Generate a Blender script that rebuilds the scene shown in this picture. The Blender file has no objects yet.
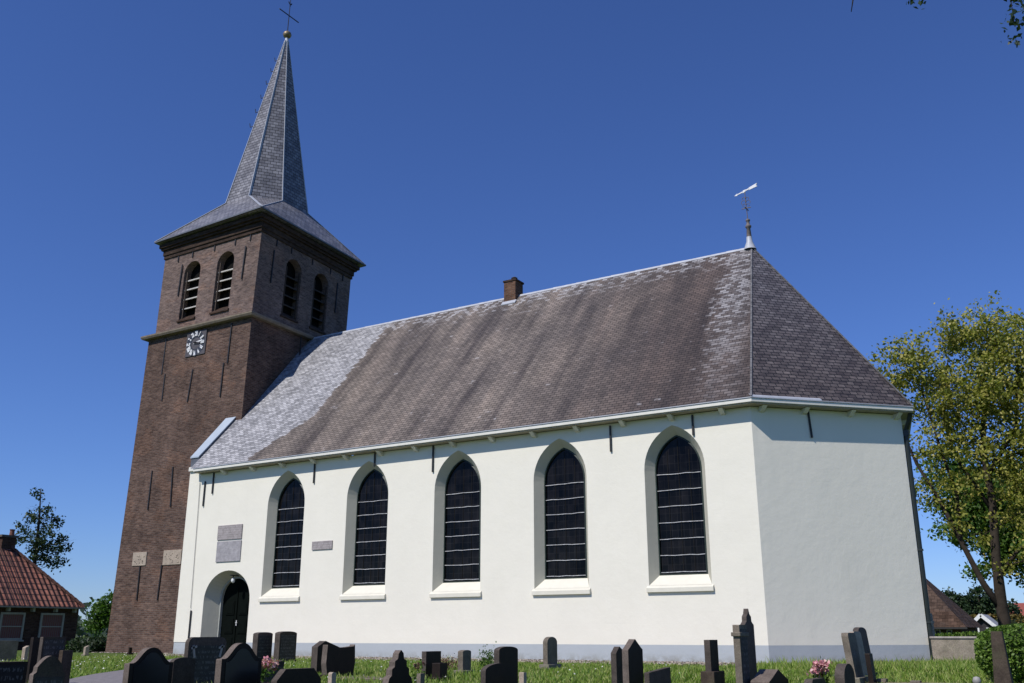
import bpy, math, random
import numpy as np
from mathutils import Vector, Matrix
R = math.radians
S = bpy.context.scene
COL = S.collection
# ------------------------------------------------------------------ camera
cd = bpy.data.cameras.new('camera'); cam = bpy.data.objects.new('camera', cd); COL.objects.link(cam)
cam.location = (7.027, -22.492, 0.667)
cam.rotation_euler = (R(90 + 17.04), R(0.04), R(31.72))
cd.sensor_width = 36; cd.lens = 953.776 / 1024 * 36; cd.clip_start = .05; cd.clip_end = 5000
S.camera = cam
# ------------------------------------------------------------------ sky and sun
SUN_EL, SUN_AZ = 49.0, 17.0      # azimuth measured from -y towards -x
w = bpy.data.worlds.new('World'); S.world = w; w.use_nodes = True
nt = w.node_tree; bg = nt.nodes['Background']
sky = nt.nodes.new('ShaderNodeTexSky'); sky.sky_type = 'NISHITA'; sky.sun_disc = False
sky.sun_elevation = R(SUN_EL); sky.sun_rotation = R(180 + SUN_AZ)
sky.altitude = 0; sky.air_density = 1.0; sky.dust_density = 0.0; sky.ozone_density = 3.5
tint = nt.nodes.new('ShaderNodeMix'); tint.data_type = 'RGBA'; tint.blend_type = 'MULTIPLY'; tint.inputs[0].default_value = 1
tint.inputs[7].default_value = (.74, .98, 1.62, 1)      # deep blue of a polarised spring sky
nt.links.new(sky.outputs[0], tint.inputs[6]); nt.links.new(tint.outputs[2], bg.inputs[0]); bg.inputs[1].default_value = 0.083
sd = bpy.data.lights.new('sun', 'SUN'); sun = bpy.data.objects.new('sun', sd); COL.objects.link(sun)
sd.energy = 5.0; sd.angle = R(.53); sd.color = (1, .95, .89)
sv = Vector((-math.sin(R(SUN_AZ)) * math.cos(R(SUN_EL)), -math.cos(R(SUN_AZ)) * math.cos(R(SUN_EL)), math.sin(R(SUN_EL))))
sun.rotation_euler = sv.to_track_quat('Z', 'Y').to_euler(); sun.location = (0, -10, 40)
S.view_settings.view_transform = 'Standard'; S.view_settings.look = 'None'
S.view_settings.exposure = -0.22; S.view_settings.gamma = 1
S.render.engine = 'CYCLES'
rng = np.random.default_rng(7); random.seed(7)

# ------------------------------------------------------------------ helpers
def tag(o, label=None, cat=None, group=None, kind=None):
    if label: o['label'] = label
    if cat: o['category'] = cat
    if group: o['group'] = group
    if kind: o['kind'] = kind
    return o
def link(o, parent=None):
    COL.objects.link(o)
    if parent is not None: o.parent = parent
    return o
def wloc(o):
    l = Vector((0, 0, 0))
    while o is not None: l += o.location; o = o.parent
    return l
def empty(name, loc, **k):
    o = bpy.data.objects.new(name, None); o.location = loc; o.empty_display_size = .3
    link(o); tag(o, **k); return o
def uvs(me):
    uv = me.uv_layers.new(name='UVMap').data
    vs = me.vertices
    for p in me.polygons:
        n = p.normal
        h = Vector((0, 0, 1)).cross(n)
        h = Vector((1, 0, 0)) if h.length < 1e-3 else h.normalized()
        v = n.cross(h)
        for li in p.loop_indices:
            c = vs[me.loops[li].vertex_index].co + me_off
            uv[li].uv = (c.dot(h), c.dot(v))
me_off = Vector((0, 0, 0))
class MB:
    def __init__(s): s.v = []; s.f = []; s.m = []
    def add(s, vs, fs, mi=0):
        b = len(s.v); s.v += [tuple(v) for v in vs]; s.f += [tuple(i + b for i in f) for f in fs]; s.m += [mi] * len(fs)
    def box(s, a, b, mi=0):
        (x0, y0, z0), (x1, y1, z1) = a, b
        s.hexa([(x0, y0, z0), (x1, y0, z0), (x1, y1, z0), (x0, y1, z0)], [(x0, y0, z1), (x1, y0, z1), (x1, y1, z1), (x0, y1, z1)], mi)
    def hexa(s, lo, hi, mi=0):
        n = len(lo)
        s.add(list(lo) + list(hi), [tuple(range(n - 1, -1, -1)), tuple(range(n, 2 * n))] + [(i, (i + 1) % n, n + (i + 1) % n, n + i) for i in range(n)], mi)
    def bar(s, p, q, w, t=None, up=(0, 0, 1), mi=0, w2=None):
        p, q = Vector(p), Vector(q); t = t or w; d = (q - p).normalized(); u = Vector(up)
        if abs(d.dot(u)) > .95: u = Vector((1, 0, 0))
        a = d.cross(u).normalized(); b = a.cross(d).normalized(); k = (w2 / w) if w2 else 1
        lo = [p + a * sx * w / 2 + b * sy * t / 2 for sx, sy in ((-1, -1), (1, -1), (1, 1), (-1, 1))]
        hi = [q + (a * sx * w / 2 + b * sy * t / 2) * k for sx, sy in ((-1, -1), (1, -1), (1, 1), (-1, 1))]
        s.hexa(lo, hi, mi)
    def tube(s, pts, rad, n=8, mi=0):
        pts = [Vector(p) for p in pts]; rings = []
        if not hasattr(rad, '__len__'): rad = [rad] * len(pts)
        ref = Vector((.3, .9, .2)).normalized()
        for i, p in enumerate(pts):
            d = (pts[min(i + 1, len(pts) - 1)] - pts[max(i - 1, 0)]).normalized()
            u = ref if abs(d.dot(ref)) < .95 else Vector((1, 0, 0))
            a = d.cross(u).normalized(); b = d.cross(a)
            rings.append([p + (a * math.cos(2 * math.pi * k / n) + b * math.sin(2 * math.pi * k / n)) * rad[i] for k in range(n)])
        vs = [v for r in rings for v in r]; fs = []
        for i in range(len(pts) - 1):
            for k in range(n):
                fs.append((i * n + k, i * n + (k + 1) % n, (i + 1) * n + (k + 1) % n, (i + 1) * n + k))
        fs.append(tuple(range(n - 1, -1, -1))); fs.append(tuple((len(pts) - 1) * n + k for k in range(n)))
        s.add(vs, fs, mi)
    def lathe(s, c, prof, n=16, mi=0):
        c = Vector(c); vs = []; fs = []
        for r, z in prof:
            for k in range(n): vs.append(c + Vector((r * math.cos(2 * math.pi * k / n), r * math.sin(2 * math.pi * k / n), z)))
        for i in range(len(prof) - 1):
            for k in range(n): fs.append((i * n + k, i * n + (k + 1) % n, (i + 1) * n + (k + 1) % n, (i + 1) * n + k))
        s.add(vs, fs, mi)
    def build(s, name, mats, parent=None, bevel=0, smooth=False, uv=True, loc=None, **k):
        global me_off
        me = bpy.data.meshes.new(name)
        off = Vector(loc) if loc is not None else (wloc(parent) if parent is not None else Vector((0, 0, 0)))
        me.from_pydata([tuple(Vector(v) - off) for v in s.v], [], s.f); me.update()
        if not isinstance(mats, (list, tuple)): mats = [mats]
        for m in mats: me.materials.append(m)
        me.polygons.foreach_set('material_index', s.m)
        if smooth: me.polygons.foreach_set('use_smooth', [True] * len(me.polygons))
        me_off = off
        if uv: uvs(me)
        o = bpy.data.objects.new(name, me)
        if loc is not None: o.location = off
        link(o, parent)
        if bevel:
            b = o.modifiers.new('bevel', 'BEVEL'); b.width = bevel; b.segments = 2; b.limit_method = 'ANGLE'; b.angle_limit = R(40)
        tag(o, **k); return o

# ------------------------------------------------------------------ materials
class MT:
    def __init__(s, name, rough=.8, spec=.4):
        s.m = bpy.data.materials.new(name); s.m.use_nodes = True; s.n = s.m.node_tree
        s.b = s.n.nodes['Principled BSDF']; s.b.inputs['Roughness'].default_value = rough
        s.b.inputs['Specular IOR Level'].default_value = spec
    def N(s, t, **k):
        n = s.n.nodes.new(t)
        for a, v in k.items():
            if a.startswith('i_'):
                key = a[2:].replace('_', ' ')
                n.inputs[key].default_value = v
            else: setattr(n, a, v)
        return n
    def L(s, a, b): s.n.links.new(a, b)
    def coord(s, kind='Object', scale=(1, 1, 1)):
        tc = s.N('ShaderNodeTexCoord'); mp = s.N('ShaderNodeMapping'); mp.inputs['Scale'].default_value = scale
        s.L(tc.outputs[kind], mp.inputs[0]); return mp.outputs[0]
    def pos(s, scale=(1, 1, 1)):
        g = s.N('ShaderNodeNewGeometry'); mp = s.N('ShaderNodeMapping'); mp.inputs['Scale'].default_value = scale
        s.L(g.outputs['Position'], mp.inputs[0]); return mp.outputs[0]
    def noise(s, co, scale, detail=4, rough=.55):
        n = s.N('ShaderNodeTexNoise'); n.inputs['Scale'].default_value = scale; n.inputs['Detail'].default_value = detail
        n.inputs['Roughness'].default_value = rough; s.L(co, n.inputs['Vector']); return n.outputs['Fac']
    def ramp(s, fac, *st):
        r = s.N('ShaderNodeValToRGB'); e = r.color_ramp.elements
        while len(e) < len(st): e.new(.5)
        for i, (p, c) in enumerate(st):
            e[i].position = p; e[i].color = (*(c if hasattr(c, '__len__') else (c, c, c)), 1)
        s.L(fac, r.inputs[0]); return r.outputs[0]
    def mix(s, fac, a, b, mode='MIX'):
        x = s.N('ShaderNodeMix', data_type='RGBA', blend_type=mode)
        for sock, v in ((x.inputs[0], fac), (x.inputs[6], a), (x.inputs[7], b)):
            if hasattr(v, 'default_value') and not isinstance(v, (int, float)): s.L(v, sock)
            elif isinstance(v, (int, float)): sock.default_value = v
            else: sock.default_value = (*v, 1)
        return x.outputs[2]
    def math(s, op, a, b=0.0, c=None):
        x = s.N('ShaderNodeMath', operation=op)
        for i, v in enumerate((a, b) if c is None else (a, b, c)):
            if isinstance(v, (int, float)): x.inputs[i].default_value = v
            else: s.L(v, x.inputs[i])
        return x.outputs[0]
    def sep(s, co):
        x = s.N('ShaderNodeSeparateXYZ'); s.L(co, x.inputs[0]); return x.outputs
    def bump(s, h, strength=.5, dist=.01):
        b = s.N('ShaderNodeBump'); b.inputs['Strength'].default_value = strength; b.inputs['Distance'].default_value = dist
        s.L(h, b.inputs['Height']); s.L(b.outputs[0], s.b.inputs['Normal']); return s
    def col(s, c):
        if hasattr(c, 'default_value'): s.L(c, s.b.inputs['Base Color'])
        else: s.b.inputs['Base Color'].default_value = (*c, 1)
        return s
    def brick(s, w, h, mortar, c1, c2, cm, off=.5, bias=0.0, smooth=.1):
        t = s.N('ShaderNodeTexBrick'); t.offset = off
        tc = s.N('ShaderNodeTexCoord'); s.L(tc.outputs['UV'], t.inputs['Vector'])
        t.inputs['Scale'].default_value = 1; t.inputs['Brick Width'].default_value = w; t.inputs['Row Height'].default_value = h
        t.inputs['Mortar Size'].default_value = mortar; t.inputs['Mortar Smooth'].default_value = smooth; t.inputs['Bias'].default_value = bias
        t.inputs['Color1'].default_value = (*c1, 1); t.inputs['Color2'].default_value = (*c2, 1); t.inputs['Mortar'].default_value = (*cm, 1)
        return t
def simple(name, c, rough=.7, spec=.4, var=.15, scale=6, bump=0.0, bscale=30, metal=0):
    t = MT(name, rough, spec); co = t.coord('Object')
    n = t.noise(co, scale, 5); c = np.array(c)
    t.col(t.ramp(n, (.3, tuple(c * (1 - var))), (.7, tuple(np.minimum(c * (1 + var), 1)))))
    if bump: t.bump(t.noise(co, bscale, 4), bump, .01)
    t.b.inputs['Metallic'].default_value = metal
    return t.m

def m_plaster(name, base, plinth=False):
    t = MT(name, .75, .3); P = t.pos()
    n1 = t.noise(P, .9, 5, .6); n2 = t.noise(t.pos((1, 1, .35)), 2.2, 5, .6)
    base = np.array(base)
    c = t.ramp(n1, (.3, tuple(base * .955)), (.7, tuple(base)))
    c = t.mix(t.ramp(n2, (.55, 0), (.85, .16)), c, tuple(base * np.array((.86, .87, .84))))
    st = t.noise(t.pos((2.2, 2.2, .12)), 3.0, 4, .6)
    c = t.mix(t.ramp(st, (.58, 0), (.8, .13)), c, tuple(base * np.array((.78, .78, .74))))
    # faint dirt just above the ground
    z = t.sep(P)[2]
    low = t.math('MULTIPLY', t.math('SUBTRACT', 1, t.math('MULTIPLY', z, 1.6)), n2)
    lowc = t.N('ShaderNodeClamp'); t.L(low, lowc.inputs[0])
    c = t.mix(t.math('MULTIPLY', lowc.outputs[0], .35), c, tuple(base * np.array((.8, .8, .7))))
    mud = t.math('MULTIPLY', t.math('SUBTRACT', .22, z), 5.0); mc = t.N('ShaderNodeClamp'); t.L(mud, mc.inputs[0])
    c = t.mix(t.math('MULTIPLY', mc.outputs[0], t.ramp(t.noise(P, 4.0, 6, .7), (.40, .0), (.65, .75))), c, (.16, .14, .09))
    vo = t.N('ShaderNodeTexVoronoi', feature='F1'); vo.inputs['Scale'].default_value = .55; t.L(t.pos((1, 1, 1.3)), vo.inputs['Vector'])
    c = t.mix(t.ramp(t.sep(vo.outputs['Color'])[0], (.55, 0), (.60, .10)), c, tuple(base * np.array((.93, .94, .93))))
    t.col(c)
    br = t.brick(.9, .3, .004, (1, 1, 1), (.97, .97, .97), (.3, .3, .3), smooth=.6)
    nb = t.noise(P, 3.0, 6, .65); nf = t.noise(P, 45, 3)
    mask = t.ramp(t.noise(P, .7, 2), (.45, 0), (.7, .35))
    h = t.math('ADD', t.math('MULTIPLY', nb, 1.5), t.math('MULTIPLY', nf, .18))
    h2 = t.math('ADD', h, t.math('MULTIPLY', t.math('MULTIPLY', br.outputs['Color'], mask), 1.2))
    t.bump(h2, .32, .02)
    return t.m
def m_brick(name, c1, c2, cm, big=.25, w=.215, h=.066):
    t = MT(name, .95, .05); P = t.pos()
    br = t.brick(w, h, .008, c1, c2, cm, smooth=.2)
    n1 = t.noise(P, .8, 5, .6); n2 = t.noise(t.pos((5, 5, 14)), 1, 2)
    c = t.mix(1.0, br.outputs['Color'], t.ramp(n1, (.3, (1 - big,) * 3), (.7, (1 + big * .6, 1 + big * .55, 1 + big * .5))), 'MULTIPLY')
    c = t.mix(1.0, c, t.ramp(n2, (.3, (.72, .7, .72)), (.7, (1.3, 1.22, 1.15))), 'MULTIPLY')
    rep = t.noise(t.pos((.5, .5, .9)), 1.1, 3)
    c = t.mix(t.ramp(rep, (.56, 0), (.60, .35)), c, t.mix(1.0, c, (1.35, 1.12, .95), 'MULTIPLY'))
    c = t.mix(t.ramp(t.noise(t.pos((1.2, 1.2, .10)), 1.6, 5, .6), (.52, 0), (.75, .45)), c, t.mix(1.0, c, (.6, .6, .62), 'MULTIPLY'))
    t.col(c); t.bump(t.math('ADD', t.math('MULTIPLY', br.outputs['Fac'], -1), t.math('MULTIPLY', t.noise(P, 30, 3), .5)), .7, .012)
    return t.m
def slate_base(t, w, h, c1, c2, cm, mo=.010):
    br = t.brick(w, h, mo, c1, c2, cm, smooth=.3)
    t.rnd = t.brick(w, h, .0, (0, 0, 0), (1, 1, 1), (.5, .5, .5)).outputs['Color']
    tc = t.N('ShaderNodeTexCoord'); uv = t.sep(tc.outputs['UV'])
    fr = t.math('FRACT', t.math('DIVIDE', uv[1], h))        # each course thickens towards its lower edge
    hgt = t.math('SUBTRACT', t.math('MULTIPLY', fr, -1.0), t.math('MULTIPLY', br.outputs['Fac'], .6))
    return br, hgt
def m_nave_slate():
    t = MT('nave_slate', .62, .45); P = t.pos(); x, y, z = t.sep(P)
    br, hgt = slate_base(t, .20, .108, (.125, .108, .092), (.200, .174, .150), (.035, .029, .025), .009)
    tc = t.N('ShaderNodeTexCoord'); mp = t.N('ShaderNodeMapping'); mp.inputs['Scale'].default_value = (1.3, .13, 1); t.L(tc.outputs['UV'], mp.inputs[0])
    streak = t.noise(mp.outputs[0], 1.0, 6, .6)
    big = t.noise(P, .45, 5, .6)
    mpt = t.N('ShaderNodeMapping'); mpt.inputs['Scale'].default_value = (5.0, 9.26, 1); t.L(tc.outputs['UV'], mpt.inputs[0])
    fine = t.noise(mpt.outputs[0], .8, 3, .7)
    c = br.outputs['Color']
    c = t.mix(1.0, c, t.ramp(streak, (.34, (.42, .40, .42)), (.5, (.95, .94, .93)), (.68, (1.45, 1.40, 1.36))), 'MULTIPLY')
    c = t.mix(1.0, c, t.ramp(big, (.3, (.72, .7, .72)), (.7, (1.25, 1.2, 1.16))), 'MULTIPLY')
    dark = t.N('ShaderNodeMapRange'); t.L(t.math('ADD', x, t.math('MULTIPLY', streak, 5.0)), dark.inputs[0]); dark.inputs[1].default_value = -5.0; dark.inputs[2].default_value = 0.2
    c = t.mix(dark.outputs[0], c, t.mix(1.0, c, (.48, .43, .43), 'MULTIPLY'))
    # paler slates: west bay by the tower, along the ridge and beside the hips
    rnd = t.rnd; jag = t.math('ADD', t.math('MULTIPLY', t.math('SUBTRACT', fine, .5), .8), t.math('MULTIPLY', t.math('SUBTRACT', rnd, .5), .5))
    jag2 = t.math('MULTIPLY', t.math('SUBTRACT', big, .5), .8)
    def sm(v, a, b):
        m = t.N('ShaderNodeMapRange'); m.interpolation_type = 'SMOOTHSTEP'; t.L(v, m.inputs[0]) if not isinstance(v, float) else None
        m.inputs[1].default_value = a; m.inputs[2].default_value = b; m.inputs[3].default_value = 0; m.inputs[4].default_value = 1; return m.outputs[0]
    # boundary swings west near the eave
    swing = t.math('MULTIPLY', t.math('SUBTRACT', 1, sm(z, 6.1, 8.0)), 1.5)
    v1 = t.math('ADD', t.math('MULTIPLY', t.math('ADD', x, swing), -1), t.math('ADD', t.math('MULTIPLY', jag, .35), t.math('MULTIPLY', jag2, .6)))
    west = sm(v1, 15.45, 15.6)
    ridge = sm(t.math('ADD', z, t.math('MULTIPLY', jag, 1.3)), 11.45, 12.6)
    isS = t.math('LESS_THAN', x, 4)
    hx_ = t.math('ADD', x, t.math('MULTIPLY', z, .11)); hip = sm(t.math('ADD', hx_, t.math('ADD', t.math('MULTIPLY', jag, .9), jag2)), -.75, -.25)
    # hip line on the east side: limit
    hipend = t.math('SUBTRACT', 1, sm(t.math('ADD', hx_, jag2), .15, .75))
    lich = t.math('MULTIPLY', sm(t.math('ADD', t.math('MULTIPLY', fine, .7), t.math('MULTIPLY', rnd, .35)), .40, .62), .8)
    pale = t.ramp(fine, (.25, (.16, .165, .185)), (.5, (.27, .275, .30)), (.75, (.36, .365, .39)))
    pale = t.mix(1.0, pale, br.outputs['Color'], 'MULTIPLY')
    palem = t.math('ADD', t.math('MULTIPLY', fine, .55), t.math('MULTIPLY', rnd, .4)); palebr = t.mix(t.ramp(br.outputs['Fac'], (0, 0), (1, .85)), t.mix(1.0, t.ramp(palem, (.25, (.20, .20, .205)), (.48, (.34, .338, .345)), (.7, (.47, .465, .47))), t.ramp(big, (.3, (.72, .72, .73)), (.55, 1.05)), 'MULTIPLY'), (.06, .06, .07))
    k = t.math('MAXIMUM', west, t.math('MULTIPLY', ridge, lich))
    k = t.math('MAXIMUM', k, t.math('MULTIPLY', t.math('MULTIPLY', t.math('MULTIPLY', hip, hipend), t.math('ADD', t.math('MULTIPLY', sm(z, 6.4, 10.0), .85), .35)), t.math('ADD', t.math('MULTIPLY', lich, .42), .10)))
    # scattered repairs and lichen
    spots = sm(t.math('MULTIPLY', t.noise(P, 1.6, 3), t.math('ADD', t.math('MULTIPLY', fine, .5), t.math('MULTIPLY', rnd, .5))), .44, .52)
    k = t.math('MAXIMUM', k, t.math('MULTIPLY', spots, .35))
    c = t.mix(k, c, palebr)
    t.col(c); t.bump(t.math('ADD', hgt, t.math('MULTIPLY', fine, .8)), 1.0, .014)
    return t.m
def m_apse_slate():
    t = MT('apse_slate', .55, .5); P = t.pos(); x, y, z = t.sep(P)
    br, hgt = slate_base(t, .21, .135, (.054, .044, .042), (.104, .090, .085), (.009, .008, .008), .014)
    tc = t.N('ShaderNodeTexCoord'); mp = t.N('ShaderNodeMapping'); mp.inputs['Scale'].default_value = (2.0, 5.5, 1); t.L(tc.outputs['UV'], mp.inputs[0])
    pn = t.noise(mp.outputs[0], 1.0, 4, .65)
    big = t.noise(P, .5, 4)
    c = t.mix(1.0, br.outputs['Color'], t.ramp(pn, (.32, (.5, .48, .48)), (.5, (1, .97, .95)), (.7, (1.6, 1.55, 1.5))), 'MULTIPLY')
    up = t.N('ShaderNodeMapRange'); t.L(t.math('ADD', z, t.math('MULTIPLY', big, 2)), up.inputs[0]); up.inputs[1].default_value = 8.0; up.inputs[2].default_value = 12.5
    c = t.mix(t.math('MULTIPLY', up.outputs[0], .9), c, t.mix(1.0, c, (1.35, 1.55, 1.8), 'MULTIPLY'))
    t.col(c); t.bump(t.math('ADD', hgt, t.math('MULTIPLY', pn, .6)), 1.0, .016)
    return t.m
def m_spire_slate():
    t = MT('spire_slate', .42, .3); P = t.pos()
    br, hgt = slate_base(t, .24, .155, (.125, .125, .135), (.235, .235, .25), (.03, .03, .035), .012)
    n = t.noise(P, 1.2, 5, .6)
    c = t.mix(1.0, br.outputs['Color'], t.ramp(n, (.3, (.75, .75, .78)), (.7, (1.25, 1.23, 1.22))), 'MULTIPLY')
    t.col(c); t.bump(t.math('ADD', hgt, t.math('MULTIPLY', n, .5)), .9, .014)
    return t.m
def m_glass():
    t = MT('leaded_glass', .06, .12)
    tc = t.N('ShaderNodeTexCoord')
    br = t.brick(.155, .21, .005, (.003, .003, .003), (.009, .008, .008), (.017, .016, .016), off=0)
    n = t.noise(t.pos(), 2.2, 2)
    t.col(t.mix(1.0, br.outputs['Color'], t.ramp(n, (.35, .5), (.7, 1.5)), 'MULTIPLY'))
    t.bump(t.noise(t.pos(), 5, 2), .15, .02)
    return t.m
def m_stone(name, c, var=.25, rough=.55, moss=0.0):
    t = MT(name, rough, .18); co = t.coord('Object')
    n = t.noise(co, 5, 6, .65); f = t.noise(co, 60, 3, .6); c0 = np.array(c)
    cc = t.ramp(n, (.3, tuple(c0 * (1 - var))), (.7, tuple(c0 * (1 + var))))
    cc = t.mix(1.0, cc, t.ramp(f, (.3, .75), (.7, 1.3)), 'MULTIPLY')
    if moss:
        cc = t.mix(t.ramp(t.noise(co, 3, 5), (.5, 0), (.7, moss)), cc, (.10, .11, .05))
    t.col(cc); t.bump(t.math('ADD', n, t.math('MULTIPLY', f, .3)), .35, .01)
    return t.m
def m_inscr(name, c, cl, rowh=.07):
    t = MT(name, .7, .15); tc = t.N('ShaderNodeTexCoord'); uv = t.sep(tc.outputs['UV'])
    f = t.math('FRACT', t.math('DIVIDE', uv[1], rowh))
    row = t.math('LESS_THAN', t.math('ABSOLUTE', t.math('SUBTRACT', f, .5)), .26)
    mp = t.N('ShaderNodeMapping'); mp.inputs['Scale'].default_value = (38, 14, 1); t.L(tc.outputs['UV'], mp.inputs[0])
    g = t.math('GREATER_THAN', t.noise(mp.outputs[0], 1, 2), .53)
    n = t.noise(t.coord('Object'), 9, 4); c0 = np.array(c)
    base = t.ramp(n, (.3, tuple(c0 * .8)), (.7, tuple(c0 * 1.2)))
    t.col(t.mix(t.math('MULTIPLY', t.math('MULTIPLY', row, g), .75), base, cl)); return t.m
def m_leaf(name, cols, trans=.25, rough=.55):
    t = MT(name, rough, .35); g = t.N('ShaderNodeNewGeometry'); P = t.pos()
    n = t.noise(P, .9, 3)
    r = t.math('ADD', t.math('MULTIPLY', g.outputs['Random Per Island'], .7), t.math('MULTIPLY', n, .45))
    k = len(cols)
    c = t.ramp(r, *[(.1 + .8 * i / (k - 1), cols[i]) for i in range(k)])
    t.col(c)
    tr = t.N('ShaderNodeBsdfTranslucent'); t.L(t.mix(1.0, c, (1.1, 1.3, .6), 'MULTIPLY'), tr.inputs[0])
    mx = t.N('ShaderNodeMixShader'); mx.inputs[0].default_value = trans
    t.L(t.b.outputs[0], mx.inputs[1]); t.L(tr.outputs[0], mx.inputs[2])
    t.L(mx.outputs[0], t.n.nodes['Material Output'].inputs[0]); return t.m
def m_ground():
    t = MT('grass_soil', .95, .1); P = t.pos()
    a = t.noise(P, .5, 6, .6); b = t.noise(P, 7, 5, .7); far = t.noise(P, .03, 4)
    c = t.ramp(b, (.3, (.038, .060, .014)), (.5, (.07, .125, .020)), (.75, (.12, .15, .04)))
    c = t.mix(t.ramp(a, (.35, .0), (.75, .5)), c, (.095, .11, .035))
    c = t.mix(t.ramp(far, (.4, 0), (.6, .5)), c, (.10, .14, .04))
    t.col(c); t.bump(b, .6, .05); return t.m
def m_pantile():
    t = MT('red_pantile', .8, .25); P = t.pos()
    tc = t.N('ShaderNodeTexCoord'); uv = t.sep(tc.outputs['UV'])
    br = t.brick(.26, .34, .035, (.27, .108, .075), (.17, .078, .06), (.03, .014, .012), off=0, smooth=.4)
    n = t.noise(P, .7, 5); n2 = t.noise(t.pos((4, 4, 4)), 1, 3)
    c = t.mix(1.0, br.outputs['Color'], t.ramp(n2, (.3, (.6, .6, .6)), (.7, (1.35, 1.3, 1.25))), 'MULTIPLY')
    c = t.mix(t.ramp(n, (.5, 0), (.75, .45)), c, (.10, .07, .05))
    t.col(c)
    wv = t.math('SINE', t.math('MULTIPLY', uv[0], 2 * math.pi / .24))
    fr = t.math('FRACT', t.math('DIVIDE', uv[1], .30))
    t.bump(t.math('SUBTRACT', t.math('MULTIPLY', wv, .6), t.math('MULTIPLY', fr, 1.0)), 1.0, .05); return t.m

WHITE = m_plaster('white_plaster', (.81, .775, .665))
PLINTH = m_plaster('blue_grey_paint', (.42, .455, .48))
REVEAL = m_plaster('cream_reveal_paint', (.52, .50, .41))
SILLW = simple('white_sill_paint', (.70, .67, .56), .6, var=.04)
TRIM = simple('white_gutter_paint', (.72, .70, .62), .45, var=.05)
CORB = simple('cream_corbel_paint', (.6, .6, .54), .7, var=.05)
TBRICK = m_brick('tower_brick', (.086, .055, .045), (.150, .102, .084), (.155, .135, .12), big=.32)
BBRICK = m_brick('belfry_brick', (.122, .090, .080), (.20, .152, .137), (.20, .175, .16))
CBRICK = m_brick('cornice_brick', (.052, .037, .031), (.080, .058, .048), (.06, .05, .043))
CHBRICK = m_brick('chimney_brick', (.11, .06, .04), (.17, .10, .07), (.14, .12, .10))
HBRICK = m_brick('dark_house_brick', (.055, .032, .025), (.085, .05, .04), (.09, .075, .065))
NSLATE, ASLATE, SSLATE = m_nave_slate(), m_apse_slate(), m_spire_slate()
LEAD = simple('weathered_lead', (.40, .42, .46), .5, .5, .12, 5)
ZINC = simple('zinc_sheet', (.40, .46, .52), .38, .6, .08, 2)
DSTRING = simple('string_stone', (.20, .165, .125), .85, .2, .2, 6, .4)
IRON = simple('black_iron', (.012, .012, .013), .55, .5)
RUST = simple('old_iron_rod', (.14, .12, .115), .7, .4, .3, 12)
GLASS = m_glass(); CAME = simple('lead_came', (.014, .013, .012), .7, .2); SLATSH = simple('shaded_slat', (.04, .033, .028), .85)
BARW = simple('saddle_bar_metal', (.50, .50, .50), .5, .5, .35, 14)
FRAMEG = simple('dark_green_frame', (.02, .035, .03), .5, .5)
DOORG = simple('dark_green_door', (.003, .005, .004), .75, .05, .2)
DOORJ = simple('door_frame_paint', (.33, .34, .31), .6)
BLACKV = simple('dark_opening', (.006, .006, .006), .9, .1)
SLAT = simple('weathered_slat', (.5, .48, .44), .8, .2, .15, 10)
SLATD = simple('opening_board', (.06, .045, .035), .8, .2)
DIAL = simple('clock_dial_grey', (.085, .078, .085), .6, .3, .25, 10)
CLW = simple('clock_white_paint', (.80, .80, .80), .5, .4, .04)
GOLD = simple('tarnished_gold', (.24, .18, .10), .45, .5, .25, 8, metal=.4)
RELIEF = m_stone('sandstone', (.36, .30, .24), .25, .85)
PLAQ1 = m_inscr('carved_plaque', (.30, .27, .265), (.44, .41, .40), .075)
PLAQ2 = m_inscr('plain_plaque', (.34, .325, .335), (.26, .25, .26), .06)
PIPE = simple('black_downpipe', (.012, .018, .016), .45, .5)
WIRE = simple('grounding_wire', (.25, .25, .24), .6)
GROUND = m_ground()
PATHM = simple('asphalt_path', (.20, .185, .19), .9, .2, .12, 9, .5, 60)
GRAVEL = simple('pale_gravel', (.30, .26, .21), .95, .1, .35, 40, .9, 60)
PEB = simple('pebble_stone', (.36, .31, .26), .85, .2, .35, 8)
BARK = m_stone('grey_bark', (.135, .115, .095), .4, .95)
BARKD = m_stone('dark_bark', (.040, .032, .025), .35, .95)

# ------------------------------------------------------------------ terrain
CX, CY = 7.027, -22.492
def g(x, y):
    r = math.hypot(x - CX, y - CY); t = min(1, max(0, (r - 4) / 15)); s = t * t * (3 - 2 * t)
    return -.85 * (1 - s)
def terrain():
    m = MB(); ax = sorted(set([-2500, -1200, -600, -300, -150, -90, -60] + [-40 + i * 1.0 for i in range(71)] + [45, 60, 90, 150, 300, 600, 1200, 2500]))
    ay = sorted(set([-1500, -600, -300, -120, -70, -50] + [-40 + i * 1.0 for i in range(66)] + [35, 50, 80, 130, 250, 500, 1000, 3500]))
    vs = [(x, y, g(x, y)) for y in ay for x in ax]; nx = len(ax)
    fs = [(j * nx + i, j * nx + i + 1, (j + 1) * nx + i + 1, (j + 1) * nx + i) for j in range(len(ay) - 1) for i in range(nx - 1)]
    m.add(vs, fs); o = m.build('ground', GROUND, smooth=True, kind='structure'); return o
terrain()
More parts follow.
